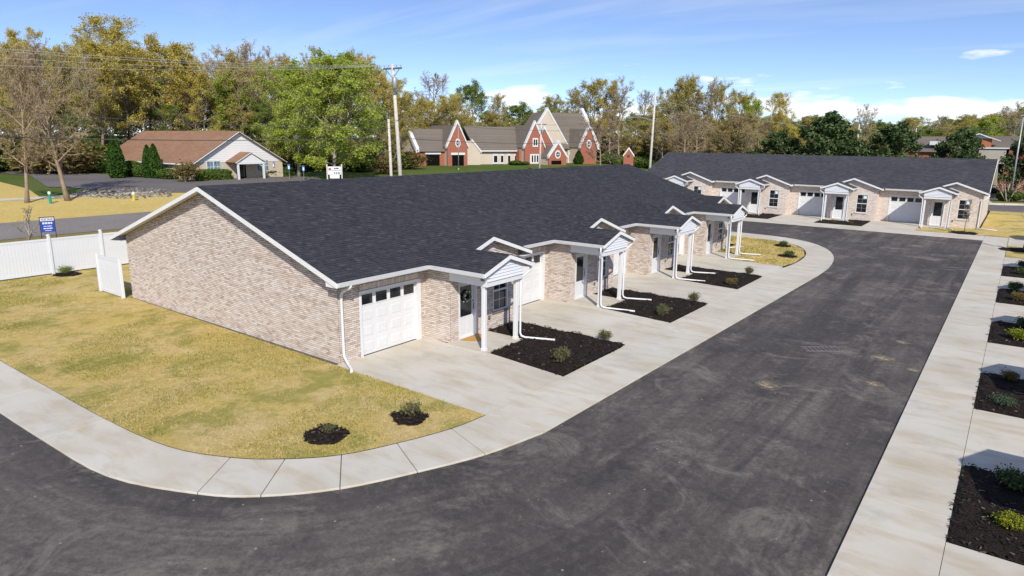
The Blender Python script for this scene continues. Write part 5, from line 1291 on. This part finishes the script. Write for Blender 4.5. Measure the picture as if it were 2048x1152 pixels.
    ua, za = L(585, 335, 3); ub, zc = L(660, 430, 3); MB().prism([(ua-1.2, 3, -.6), (ub, 3, -.6), (ub, 3, zc), (ua, 3, za), (ua-1.2, 3, za)], (0, 6, 0)).obj('side_wall', MT['beige'], root)
    MB().prism([(ua, 2.8, za), (ub+.2, 2.8, zc-.2), (ub+.2, 2.8, zc+.3), (ua, 2.8, za+.5)], (0, .5, 0)).obj('coping', MT['white'], root)
    # 6 tall beige gable
    gable(1020, 1374, 1195, 85, 385, 8, 6, 'beige'); uh0, uh1 = L(1195, 200, 14)[0], L(1480, 200, 14)[0]; zr = L(1330, 105, 14)[1]; ze = L(1400, 400, 7)[1]
    MB().prism([(uh0, 7, ze), (uh0, 14, zr), (uh0, 21, ze), (uh0, 14, zr-.3)], (uh1-uh0, 0, 0)).obj('roof', MT['roof_grey'], root)
    MB().prism([(uh1, 6.8, ze-.2), (uh1, 14, zr+.4), (uh1, 21.2, ze-.2), (uh1, 21.2, ze+.6), (uh1, 14, zr+1.3), (uh1, 6.8, ze+.6)], (.8, 0, 0)).obj('coping', MT['white'], root)
    MB().prism([(uh1-.2, 7.2, -.6), (uh1-.2, 20.8, -.6), (uh1-.2, 20.8, ze), (uh1-.2, 14, zr), (uh1-.2, 7.2, ze)], (.2, 0, 0)).obj('end_wall', MT['beige'], root)
    block('wall', 1374, 1480, 405, 7.4, 5, 'beige'); window(1380, 1406, 435, 530, 7.4)
    # 6b and 5 brick gables
    gable(1090, 1262, 1176, 235, 395, 4.5, 5, 'brick_red'); block('wall', 975, 1030, 412, 3.5, 4, 'brick_red')
    gable(1022, 1180, 1105, 192, 388, 2, 9, 'brick_red'); window(1083, 1126, 312, 384, 2, 1); window(1064, 1142, 443, 522, 2, 2)
    # 7 entrance gable
    gable(1222, 1362, 1293, 358, 468, -1.5, 6, 'brick_red', .55); octagon(1292, 446, 24, 36, -1.5); opening(1240, 1322, 497, 560, -1.5, lintel=False)
    # 9 right gable
    gable(1478, 1606, 1548, 222, 385, 3, 12, 'brick_red'); octagon(1547, 362, 20, 38, 3)
    return P0, ud, nd, zb, L
church()
def small_sign_house():
    d = 150; c = at(1257, 318, D=d); root = empty('brick_sign_house', (c[0], c[1], terr(c[0])-.1), math.atan2(-c[1], -c[0])-R(-90)); tag(root, 'little gabled brick sign house on the lawn beyond the dark roof', 'sign house')
    u = d/F_PX; w = 9.5*u; ze = at(1257, 311, D=d)[2]-terr(c[0]); za = at(1257, 297, D=d)[2]-terr(c[0])
    MB().prism([(-w, 0, -.3), (w, 0, -.3), (w, 0, ze), (0, 0, za), (-w, 0, ze)], (0, 1.2, 0)).obj('wall', MT['brick_red'], root)
    for s in (-1, 1): MB().prism([(s*(w+.15), -.1, ze-.2), (0, -.1, za), (0, -.1, za+.4), (s*(w+.15), -.1, ze+.2)], (0, 1.4, 0)).obj('coping', MT['white'], root)
    MB().box(-w*.6, w*.6, -.05, .0, .3, 1.0).obj('panel', MT['white'], root)
    o = MB().lathe([(0, 0), (.3, 0), (.3, .05), (0, .05)], 12); o.v = [(p[0], -.03-p[2], p[1]+ze) for p in o.v]; o.obj('wreath', MT['leaf_dark'], root)
small_sign_house()

# ------------------------------------------------------------------ clinic beyond the far row house
def clinic():
    Y = 120.0; X = lambda zx: float(at(1780+.1736*zx, 300, Y=Y)[0]); Z = lambda zy, zx=1200: float(at(1780+.1736*zx, 230+.1736*zy, Y=Y)[2])
    root = empty('clinic_building', (0, Y, 0)); tag(root, 'tan panelled clinic with orange brick tower and white pediment behind the far row', 'building')
    xa, xb = X(1030), X(1375)
    MB().box(xa, xb, -.5, 8, Z(560), Z(390)).obj('canopy_band', MT['siding_tan'], root)
    MB().box(xa-.1, X(1410), -.7, -.45, Z(389), Z(374)).obj('trim_band', MT['white'], root)
    MB().prism([(X(1160)-.2, -.4, Z(374)), (X(1160)-.2, 5, Z(240)), (X(1160)-.2, 10, Z(374))], (X(1450)-X(1160)+8, 0, 0)).obj('roof', MT['roof_grey'], root)
    MB().box(X(1045), X(1160), -.6, 3, Z(388), Z(275)).obj('tower', MT['brick_orange'], root); MB().box(X(955), X(1045), .5, 4, -.1, Z(268)).obj('tower_side', MT['brick_red'], root)
    p = [(X(880), Z(255)), (X(1005), Z(212)), (X(1265), Z(297)), (X(1262), Z(303)), (X(1005), Z(224)), (X(880), Z(265))]
    MB().prism([(a, -1.0, b) for a, b in p], (0, 1.2, 0)).obj('pediment_trim', MT['white'], root); MB().prism([(X(930), -.7, Z(270)), (X(1130), -.7, Z(270)), (X(1005), -.7, Z(222))], (0, 4, 0)).obj('pediment', MT['offwhite'], root)
    MB().box(xa, xb-.5, 1.5, 6, -.1, Z(560)-.02).obj('wall', MT['brick_red'], root)
    for i in range(3):
        a = X(1195)+(X(1345)-X(1195))*i/3; b = X(1195)+(X(1345)-X(1195))*(i+1)/3
        w = MB().box(a, b, 1.3, 1.48, 0, Z(565)).obj('entrance_glazing', MT['black'], root); MB().box(a+.06, b-.06, 1.27, 1.299, .2, Z(575)).obj('pane', MT['glass_teal'], w)
    MB().box(X(1345), X(1425), -.5, 1.4, -.1, Z(395)).obj('pier', MT['brick_red'], root); MB().box(X(1425), X(1425)+14, .5, 8, -.1, Z(395)).obj('wing_wall', MT['brick_red'], root)
    # left wing roof with dormer box
    root2 = empty('clinic_wing', (0, 128, 0)); tag(root2, 'low building with grey-brown roof and white dormer behind the magnolias', 'building'); Y2 = 128
    X2 = lambda zx: float(at(1780+.1736*zx, 300, Y=Y2)[0]); Z2 = lambda zy: float(at(1850, 230+.1736*zy, Y=Y2)[2])
    MB().prism([(X2(180), 0, Z2(425)), (X2(180), 6, Z2(243)), (X2(180), 12, Z2(425))], (X2(640)-X2(180), 0, 0)).obj('roof', MT['roof_grey'], root2)
    MB().box(X2(180)+.4, X2(640)-.4, .5, 11.5, -.1, Z2(425)).obj('wall', MT['brick_red'], root2); MB().box(X2(440), X2(590), .8, 5, Z2(345), Z2(300)).obj('dormer', MT['white'], root2)
clinic()
def kerb_island():
    poly = [(-2.7, 97.7), (0, 99.4), (6, 101), (14, 101.5), (40, 101.5), (40, 104), (-3.4, 104)]
    concrete_pad('kerb_island', poly, .10); sheet('island_mulch', [(-2.4, 98.6), (0, 99.8), (6, 101.3), (14, 101.8), (40, 101.8), (40, 103.8), (-3.0, 103.8)], .11, MT['verge'])
    bush_p = [( -.9, 102.6, 1.3), (2.0, 102.8, 1.5), (4.4, 102.8, 1.4)]
    for x, y, r in bush_p:
        o = copy_tree(ball); o.location = (x, y, .1); o.scale = (r, r*.8, .85); tag(o, 'low green bush in the kerbed island by the pruned tree', 'bush', 'bushes in the kerbed island')
kerb_island()
def lamp_post(px0, py0, px1, py1, Y, r, lab):
    a, b = at(px0, py0, Y=Y), at(px1, py1, Y=Y); root = empty('light_pole', (a[0], a[1], 0)); tag(root, lab, 'pole')
    MB().tube([(0, 0, -.2), (b[0]-a[0], 0, b[2])], [r, r*.7], 8).obj('shaft', MT['steel'], root, True); MB().box(b[0]-a[0]-.3, b[0]-a[0]+.3, -.2, .2, b[2], b[2]+.15).obj('lamp_head', MT['steel'], root)
lamp_post(2028, 353, 2047, 232, 108, .13, 'slender grey light pole in front of the clinic')

# ------------------------------------------------------------------ trees
floor_m = lawn_mat('leaf_litter', (.15, .115, .06), (.11, .12, .035), (.19, .145, .085), .55, .12)
sheet('woodland_floor', [(-150, -150), (-420, -150), (-420, 420), (-160, 420), (-132, 170), (-120, 95), (-150, 60)], -.125, floor_m)
T = {}
T['gold'] = make_tree('golden_tree', 101, 20, .42, .28, 'leaf_gold', 26000, .11, 'bark', 18, 9, 6, 'round', clump=.55)
T['gold2'] = make_tree('golden_tree', 102, 20, .44, .34, 'leaf_gold', 24000, .11, 'bark', 16, 9, 6, 'vase', clump=.5, lean=.45)
T['olive'] = make_tree('olive_tree', 103, 20, .38, .25, 'leaf_olive', 20000, .12, 'bark', 18, 9, 6, 'oval', clump=.55)
T['tan'] = make_tree('budding_tree', 104, 20, .33, .38, 'leaf_tan', 14000, .085, 'bark_pale', 16, 10, 8, 'vase', twigmat='twig_tan', clump=.35, lean=.6, twigr=.028)
T['tan2'] = make_tree('budding_tree', 105, 20, .32, .32, 'leaf_olive', 15000, .085, 'bark_brown', 16, 10, 8, 'oval', twigmat='twig_tan', clump=.35, lean=.65, twigr=.028)
T['bare'] = make_tree('bare_tree', 106, 20, .30, .20, 'leaf_tan', 1200, .10, 'bark_brown', 20, 11, 10, 'oval', twigmat='bark_brown', clump=.3, lean=.35, twigr=.022)
T['green'] = make_tree('green_tree', 107, 20, .38, .18, 'leaf_green', 24000, .13, 'bark', 20, 9, 6, 'oval', clump=.6)
T['mid'] = make_tree('green_tree', 108, 20, .38, .15, 'leaf_mid', 24000, .13, 'bark', 20, 9, 6, 'round', clump=.6)
T['weep'] = make_tree('weeping_green_tree', 109, 20, .40, .17, 'leaf_green', 52000, .13, 'bark_pale', 26, 12, 7, 'oval', droop=.6, up=.0, clump=.55, lean=.55)
T['magnolia'] = make_tree('magnolia_tree', 110, 10, .46, .06, 'leaf_dark', 21000, .135, 'bark', 30, 10, 5, 'cone', clump=.38, lean=.12, up=.03)
T['dome'] = make_tree('round_bare_tree', 111, 10, .42, .22, 'leaf_pink', 900, .08, 'bark_brown', 18, 9, 9, 'round', twigmat='bark_brown', clump=.2, lean=.35, twigr=.02)
def tree(k, px, pytop, D, lab, grp, sxy=1.0, zb=None, cat='tree'):
    if 190 < px < 560 and D > 110: D = max(D, 146)
    p = at(px, pytop, D=D); x, y = p[0], p[1]; z = terr(x)-.2 if zb is None else zb
    s = (p[2]-z)/(T[k]['_h'])
    return put(T[k], USED, x, y, z, s, rnd.uniform(0, 6.28), lab, cat, grp, sxy)
GW = 'trees of the woods behind the office'
LBL = {'gold': 'golden-leaved spring tree in the woods behind the brown-roofed office', 'gold2': 'spreading golden tree in the woods behind the brown-roofed office', 'olive': 'olive-leaved tree in the woods behind the brown-roofed office',
       'tan': 'tan budding tree with pale limbs in the woods behind the office', 'tan2': 'brown budding tree in the woods behind the office', 'bare': 'leafless twiggy tree in the woods behind the office', 'green': 'fresh green tree in the woods behind the office', 'mid': 'mid-green leafy tree in the woods behind the office'}
# front of the woods (left)
for k, px, py, D, w in (('gold', -40, 70, 135, 1), ('tan', 20, 80, 128, 1), ('gold2', 62, 62, 140, .9), ('tan2', 112, 88, 130, 1), ('gold', 175, 72, 138, 1.0), ('gold2', 238, 40, 140, 1.15), ('gold', 300, 72, 142, 1.1), ('gold2', 352, 105, 135, 1), ('gold', 395, 140, 128, .9),
    ('green', 452, 140, 132, 1.1), ('tan', 428, 88, 150, 1), ('tan2', 470, 92, 145, 1), ('bare', 505, 80, 150, .9), ('tan', 545, 92, 150, 1), ('tan2', 585, 104, 148, 1), ('tan', 640, 92, 150, 1), ('tan2', 690, 96, 150, 1), ('gold', 722, 110, 145, .9), ('gold', 765, 150, 140, .9), ('olive', 800, 185, 150, 1),
    ('mid', 330, 200, 120, 1), ('mid', 140, 225, 122, 1.2), ('olive', 480, 190, 122, 1.1), ('olive', 200, 170, 122, 1.1), ('olive', 20, 190, 120, 1.2), ('bare', 270, 150, 124, 1), ('bare', 90, 130, 118, 1), ('tan', 160, 110, 126, 1), ('bare', 380, 170, 122, 1), ('mid', 530, 200, 120, 1.2), ('mid', 750, 215, 125, 1.3), ('olive', 780, 235, 122, 1.2)):
    tree(k, px, py, D, LBL[k], GW, w)
# second and third rows
for i, px in enumerate(range(-80, 860, 38)):
    k = ('olive', 'tan2', 'gold', 'tan', 'mid', 'gold2', 'bare')[i % 7]
    base = np.interp(px, [-80, 60, 235, 340, 430, 560, 700, 790, 860], [90, 85, 70, 110, 105, 108, 112, 170, 200])
    tree(k, px+rnd.uniform(-10, 10), base+rnd.uniform(5, 35), 172+rnd.uniform(-8, 14), LBL[k], GW, rnd.uniform(.9, 1.3))
    tree(('mid', 'olive', 'tan2')[i % 3], px+rnd.uniform(5, 25), base+rnd.uniform(60, 100), 155+rnd.uniform(-6, 6), LBL[('mid', 'olive', 'tan2')[i % 3]], GW, rnd.uniform(1.2, 1.6))
# behind the chapel
GC = 'trees behind the chapel'; LC = {k: v.replace('in the woods behind the brown-roofed office', 'behind the brick chapel').replace('in the woods behind the office', 'behind the brick chapel') for k, v in LBL.items()}
for k, px, py, D, w in (('gold', 835, 195, 175, 1.2), ('bare', 872, 142, 180, 1.3), ('gold', 905, 185, 178, 1.1), ('mid', 950, 162, 190, 1.0), ('tan2', 990, 185, 185, 1.1), ('olive', 925, 205, 172, 1.3), ('mid', 1045, 205, 195, 1.5), ('mid', 1085, 215, 195, 1.4), ('olive', 1015, 225, 185, 1.5), ('olive', 1130, 190, 200, 1.2), ('tan2', 1150, 172, 200, 1.1),
    ('olive', 1185, 160, 205, 1), ('gold2', 1210, 162, 200, .9), ('tan', 1245, 152, 195, 1.0), ('bare', 1285, 178, 200, 1), ('olive', 1320, 175, 190, 1.1), ('olive', 1350, 155, 180, .9), ('tan2', 1385, 148, 180, 1), ('tan', 1415, 155, 178, 1), ('tan2', 1440, 160, 180, 1), ('olive', 1475, 178, 178, .9), ('green', 1500, 198, 178, .8),
    ('mid', 1100, 235, 185, 1.6), ('olive', 1260, 240, 175, 1.6), ('tan2', 1330, 230, 165, 1.4), ('bare', 1400, 225, 160, 1.4), ('olive', 1455, 240, 165, 1.4), ('gold', 1180, 235, 185, 1.4), ('tan', 1225, 205, 190, 1.2), ('olive', 1515, 235, 190, 1.3), ('gold2', 815, 215, 165, 1.2), ('olive', 860, 235, 175, 1.6), ('olive', 960, 235, 180, 1.6)):
    tree(k, px, py, D, LC[k], GC, w)
# beyond the far row house
GF = 'far tree line beyond the clinic'; LF = {k: v.replace('in the woods behind the brown-roofed office', 'of the far tree line beyond the clinic').replace('in the woods behind the office', 'of the far tree line beyond the clinic') for k, v in LBL.items()}
tree('gold2', 1565, 188, 150, 'rust-tipped open tree behind the dark magnolias', GF, .9); tree('tan', 1740, 208, 190, 'thin pale budding tree between the magnolias', GF, 1.0); tree('gold', 1590, 250, 165, LF['gold'], GF, 1.3)
for i, px in enumerate(range(1480, 2160, 21)):
    k = ('gold', 'olive', 'tan2', 'gold2', 'olive', 'tan', 'mid')[i % 7]; base = np.interp(px, [1480, 1600, 1700, 1800, 1900, 1980, 2050, 2150], [228, 232, 238, 238, 232, 226, 212, 205])
    tree(k, px+rnd.uniform(-8, 8), base+rnd.uniform(-4, 12), 300+rnd.uniform(-30, 40), LF[k], GF, rnd.uniform(1.3, 1.8))
    tree(('olive', 'tan2', 'mid')[i % 3], px+rnd.uniform(-8, 8), base+rnd.uniform(12, 24), 250+rnd.uniform(-20, 20), LF[('olive', 'tan2', 'mid')[i % 3]], GF, rnd.uniform(1.5, 2.0))
for i, px in enumerate(range(820, 1540, 32)):
    k = ('olive', 'tan2', 'mid', 'gold')[i % 4]; tree(k, px, rnd.uniform(225, 245), 260+rnd.uniform(-10, 30), 'distant tree seen over the chapel roofs', 'distant trees over the chapel', rnd.uniform(1.4, 1.8))
tree('green', 1975, 232, 210, 'bright green tree in the far tree line above the clinic', GF, 1.2); tree('tan', 2035, 205, 200, 'tall budding tree above the clinic roof', GF, 1.2)
GM = 'magnolias behind the far row house'
for px, py, D, w, lab in ((1560, 265, 102, 1.1, 'dark glossy magnolia lowest of the row behind the dark roof'), (1640, 230, 100, 1.25, 'tallest dark magnolia behind the roof of the far row'), (1700, 270, 106, 1.2, 'dark magnolia filling the row between its taller neighbours'), (1785, 250, 100, 1.2, 'dark magnolia beside the low dormered building'), (1912, 262, 100, 1.1, 'dark magnolia in front of the clinic tower'), (2060, 262, 112, 1.0, 'dark evergreen by the clinic light pole')):
    tree('magnolia', px, py, D, lab, GM, w)
tree('weep', 655, 104, 97, 'big fresh-green weeping tree over the white sign board', None, 1.3); tree('weep', 585, 128, 104, 'lighter green weeping tree between the office and the big one', None, 1.05)
tree('dome', 1205, 236, 142, 'rounded purplish bare tree at the right end of the chapel', None, 1.25)
# bare trees standing on the roadside bank
for px, py, ptop, lab, w in ((92, 400, 78, 'bare twiggy tree on the bank by the green marker post', 1.0), (8, 404, 100, 'bare tree on the straw knoll', .9)):
    p = hit(px, py); D = math.hypot(p[0], p[1]); tree('bare', px, ptop, D, lab, 'bare trees on the roadside bank', w)
# undergrowth
G = 'undergrowth along the woods edge'
for i, px in enumerate(range(-60, 830, 26)):
    D = rnd.uniform(112, 128); p = at(px, 300, D=D)
    if 180 < px < 560: D = rnd.uniform(140, 150); p = at(px, 300, D=D)
    o = copy_tree(yb if i % 3 else ball); s = rnd.uniform(1.2, 2.6); o.location = (p[0], p[1], terr(p[0])-.2); o.scale = (s*1.5, s*1.5, s*rnd.uniform(.8, 1.5)); tag(o, 'bronze brushy undergrowth bush at the edge of the woods' if i % 3 else 'rounded green undergrowth bush at the edge of the woods', 'bush', G)
for i, px in enumerate(range(1215, 1330, 18)):
    D = rnd.uniform(165, 175); p = at(px, 310, D=D); o = copy_tree(ball); s = rnd.uniform(1.0, 1.8); o.location = (p[0], p[1], terr(p[0])-.2); o.scale = (s*1.5, s*1.5, s); tag(o, 'green bush on the lawn behind the little sign house', 'bush', 'bushes behind the sign house')
for px, py, w, h, lab in ((1157, 326, 2.4, 3.2, 'dark conical evergreen at the right chapel gable'), (1172, 325, 2.0, 1.6, 'dark round bush at the right chapel gable'), (1031, 328, 3.2, 1.0, 'low dark hedge under the chapel windows'), (1050, 328, 2, .8, 'low bush beside the chapel brick gable')):
    p = hit(px, py+1); o = copy_tree(ball if h < 3 else cone); o.location = (p[0], p[1], terr(p[0])-.15); o.scale = (w/2, w/2, h/(1.5 if h < 3 else 5.0)); tag(o, lab, 'bush')
o = copy_tree(hedge); p = hit(1260, 328); o.location = (p[0]*.97, p[1]*.97, terr(p[0])-.1); o.scale = (4, 1.0, 1.0); o.rotation_euler = (0, 0, R(55)); tag(o, 'long low hedge before the little sign house', 'hedge')

for i, px in enumerate(range(800, 1560, 15)):
    D = rnd.uniform(196, 225); p = at(px, 300, D=D); o = copy_tree((yb, ball, yb)[i % 3]); s = rnd.uniform(1.6, 3.0); o.location = (p[0], p[1], terr(p[0])-.3); o.scale = (s*1.6, s*1.6, s*rnd.uniform(1.0, 1.7)); tag(o, 'rounded green thicket bush far behind the chapel' if i % 3 == 1 else 'bronze thicket bush far behind the chapel', 'bush', 'thicket behind the chapel')
for i, px in enumerate(range(1330, 1560, 16)):
    tree(('bare', 'tan2', 'tan')[i % 3], px, rnd.uniform(215, 250), rnd.uniform(150, 172), LC[('bare', 'tan2', 'tan')[i % 3]], GC, rnd.uniform(1.2, 1.7))
def crape_myrtle():
    g = np.random.default_rng(4); root = empty('pruned_tree', (-1.05, 101.9, .1)); tag(root, 'hard-pruned crape myrtle with rusty shoots in the kerbed island', 'tree'); tr = MB(); tw = MB(); C = []
    for i in range(7):
        a = i*.9+g.uniform(-.2, .2); d = np.array([math.cos(a)*.55, math.sin(a)*.55, 1]); p = limb_pts(g, np.array([math.cos(a)*.12, math.sin(a)*.12, -.05]), d, 2.3, 5, .06, .02)
        tr.tube(p, [.11, .09, .075, .065, .06, .055], 6)
        for j in range(9):
            q = p[3]+(p[5]-p[3])*g.uniform(0, 1); e = nrm(np.array([math.cos(a), math.sin(a), 1.0])+g.normal(0, .5, 3)); tw.tube([q, q+e*g.uniform(.6, 1.1)], [.03, .02], 4); C.append(q+e*1.0+g.normal(0, .06, (4, 3)))
    tr.obj('trunk', MT['bark_pale'], root, True); c = tw.obj('crown', MT['twig_rust'], root); array_obj('seed_heads', leaf_quads(g, np.concatenate(C), .05), 4, MT['seedhead'], c)
crape_myrtle()
sap = make_tree('sapling', 301, 3.2, .22, .3, 'leaf_tan', 420, .03, 'bark_pale', 11, 5, 3, 'oval', twigr=.006, lean=.7, clump=.06)
put(sap, USED, -3.05, 64.2, .05, 1.0, 1, 'thin staked sapling in a mulch ring before the far row house', 'tree')
put(sap, USED, .75, 56.2, .05, 1.2, 2, 'thin sapling in the mulch ring on the small end lawn', 'tree')
p = at(72, 455, X=-42.5); put(sap, USED, p[0]-.2, p[1]-.6, -.1, 1.2, 4, 'bare young sapling behind the white fence near the sale sign', 'tree')

# ------------------------------------------------------------------ poles and wires
def wire(name, a, b, sag, mat, lab, r=.009, grp='overhead wires'):
    a = np.array(a, float); b = np.array(b, float); n = 14
    pts = [a+(b-a)*t-np.array([0, 0, sag*4*t*(1-t)]) for t in np.linspace(0, 1, n)]
    o = MB().tube(pts, r, 5).obj(name, MT[mat]); tag(o, lab, 'wire', grp)
def utility_pole(base, top, r, lab, arm=None, cans=0, lamp=False, ins=True):
    base = np.array(base, float); top = np.array(top, float); root = empty('utility_pole', base); tag(root, lab, 'utility pole'); t = top-base
    MB().tube([(0, 0, -.3), t*.5, t], [r, r*.85, r*.65], 10).obj('shaft', MT['pole'], root, True)
    if arm is not None:
        d = np.array(arm, float); c = t-np.array([0, 0, .35]); am = MB().bar(c-d*.95, c+d*.95, .10, .13).obj('crossarm', MT['crossarm'], root)
        MB().bar(c-d*.7-(0, 0, .05), c-(0, 0, .8), .03, .04).bar(c+d*.7-(0, 0, .05), c-(0, 0, .8), .03, .04).obj('brace', MT['crossarm'], root)
        for u in (-.85, -.4, .4, .85):
            q = c+d*u+(0, 0, .066); MB().lathe([(.02, 0), (.02, .08), (.05, .09), (.05, .13), (.03, .2)], 8, q).obj('insulator', MT['steel'], root)
    for i in range(cans):
        a = 2.2*i-.4; q = t-np.array([0, 0, 1.5])+np.array([math.cos(a), math.sin(a), 0])*.38
        MB().lathe([(.18, -.45), (.21, -.42), (.21, .38), (.16, .45)], 12, q).obj('transformer', MT['steel'], root, True)
        MB().bar(t*.86, q, .04, .06).obj('bracket', MT['steel'], root); MB().lathe([(.03, .45), (.03, .68)], 6, q).obj('bushing', MT['steel'], root)
    if lamp:
        l = MB().tube([t*.72, t*.72+np.array([-1.6, -.7, .5]), t*.72+np.array([-2.6, -1.2, .5])], .04, 6); l.obj('lamp_arm', MT['steel'], root); q = t*.72+np.array([-2.8, -1.3, .45]); MB().box(q[0]-.4, q[0]+.2, q[1]-.15, q[1]+.15, q[2]-.08, q[2]+.08).obj('lamp_head', MT['steel'], root)
    return base+t
armd = nrm(np.array([1.0, .12, 0]))
pt = at(785, 128, X=-42); pb = at(806, 400, X=-42.6); pb[2] = -.15
tp1 = utility_pole(pb, pt, .19, 'tall leaning wooden utility pole with a crossarm and transformer behind the long roof', armd, 1)
p2 = at(777, 238, X=-44); b2 = np.array([p2[0]-.1, p2[1]+.3, -.15]); tp2 = utility_pole(b2, p2, .15, 'short plain wooden pole beside the tall leaning pole')
p3 = at(1083, 245, D=130); tp3 = utility_pole((p3[0]-.3, p3[1], terr(p3[0])-.2), p3, .22, 'wooden pole with two transformers in front of the chapel', nrm(np.array([1., .6, 0])), 2)
p4 = at(1311, 186, Y=92); tp4 = utility_pole((p4[0]-.3, p4[1], -.2), p4, .2, 'wooden pole with a street lamp beyond the corner of the dark roofs', None, 0, True)
p5 = at(1719, 248, D=165); tp5 = utility_pole((p5[0], p5[1], -.2), p5, .18, 'distant wooden pole between the magnolias', nrm(np.array([1., .2, 0])), 1)
p6 = at(1833, 256, D=190); tp6 = utility_pole((p6[0], p6[1], -.2), p6, .16, 'far pole with a pale crossarm above the dormered roof', nrm(np.array([1., .1, 0])))
b7 = at(917, 331, D=128); p7 = at(917, 250, D=128); 
root = empty('flag_pole', (b7[0], b7[1], terr(b7[0])-.2)); tag(root, 'thin grey pole on the lawn before the left chapel gable', 'pole'); MB().tube([(0, 0, 0), (0, 0, p7[2]-terr(b7[0]))], [.09, .06], 8).obj('shaft', MT['steel'], root, True); MB().lathe([(.14, 0), (.14, .25)], 8).obj('base', MT['pole'], root)
for i, (u, py) in enumerate(((-.85, 97), (-.4, 112), (.4, 128), (.85, 92))):
    e = at(-60, py, X=-43-u); wire('power_line', tp1+np.array([0, 0, -.1])+armd*u, e+(0, 0, 0), .35, 'wire_pale', 'pale power line running along the highway to the tall leaning pole')
e = at(-60, 272, X=-44); wire('phone_cable', tp2-(0, 0, 1.5), e, .25, 'wire', 'black phone cable running from the short pole along the highway', .028)
e = at(-60, 215, X=-43); wire('phone_cable', tp1-(0, 0, 5.1), e, .3, 'wire', 'upper dark cable below the power lines along the highway', .014)
e = at(-60, 232, X=-43); wire('phone_cable', tp1-(0, 0, 4.6), e, .3, 'wire', 'thin dark cable between the phone cables and power lines', .012)
wire('phone_cable', tp2-(0, 0, 1.5), np.array(p4)-(0, 0, 5.8), .9, 'wire', 'black cable crossing before the chapel to the street-lamp pole', .026)
wire('phone_cable', tp1-(0, 0, 4.4), np.array(p4)-(0, 0, 4.6), .8, 'wire', 'upper black cable crossing before the chapel roofs', .016)
wire('power_line', np.array(p3)-(0, 0, .4), np.array(p4)-(0, 0, 3.5), .4, 'wire', 'thin power line from the transformer pole to the street-lamp pole', .02)
wire('power_line', np.array(p4)-(0, 0, .8), np.array(p5)-(0, 0, .6), 1.2, 'wire_pale', 'power line passing over the far row house', .018)
e = at(2100, 243, D=150); wire('power_line', np.array(p6)-(0, 0, .4), e, .6, 'wire_pale', 'pale power line rising past the clinic', .03); wire('power_line', np.array(p5)-(0, 0, .4), np.array(p6)-(0, 0, .4), .8, 'wire_pale', 'far power line between the two distant poles', .025)
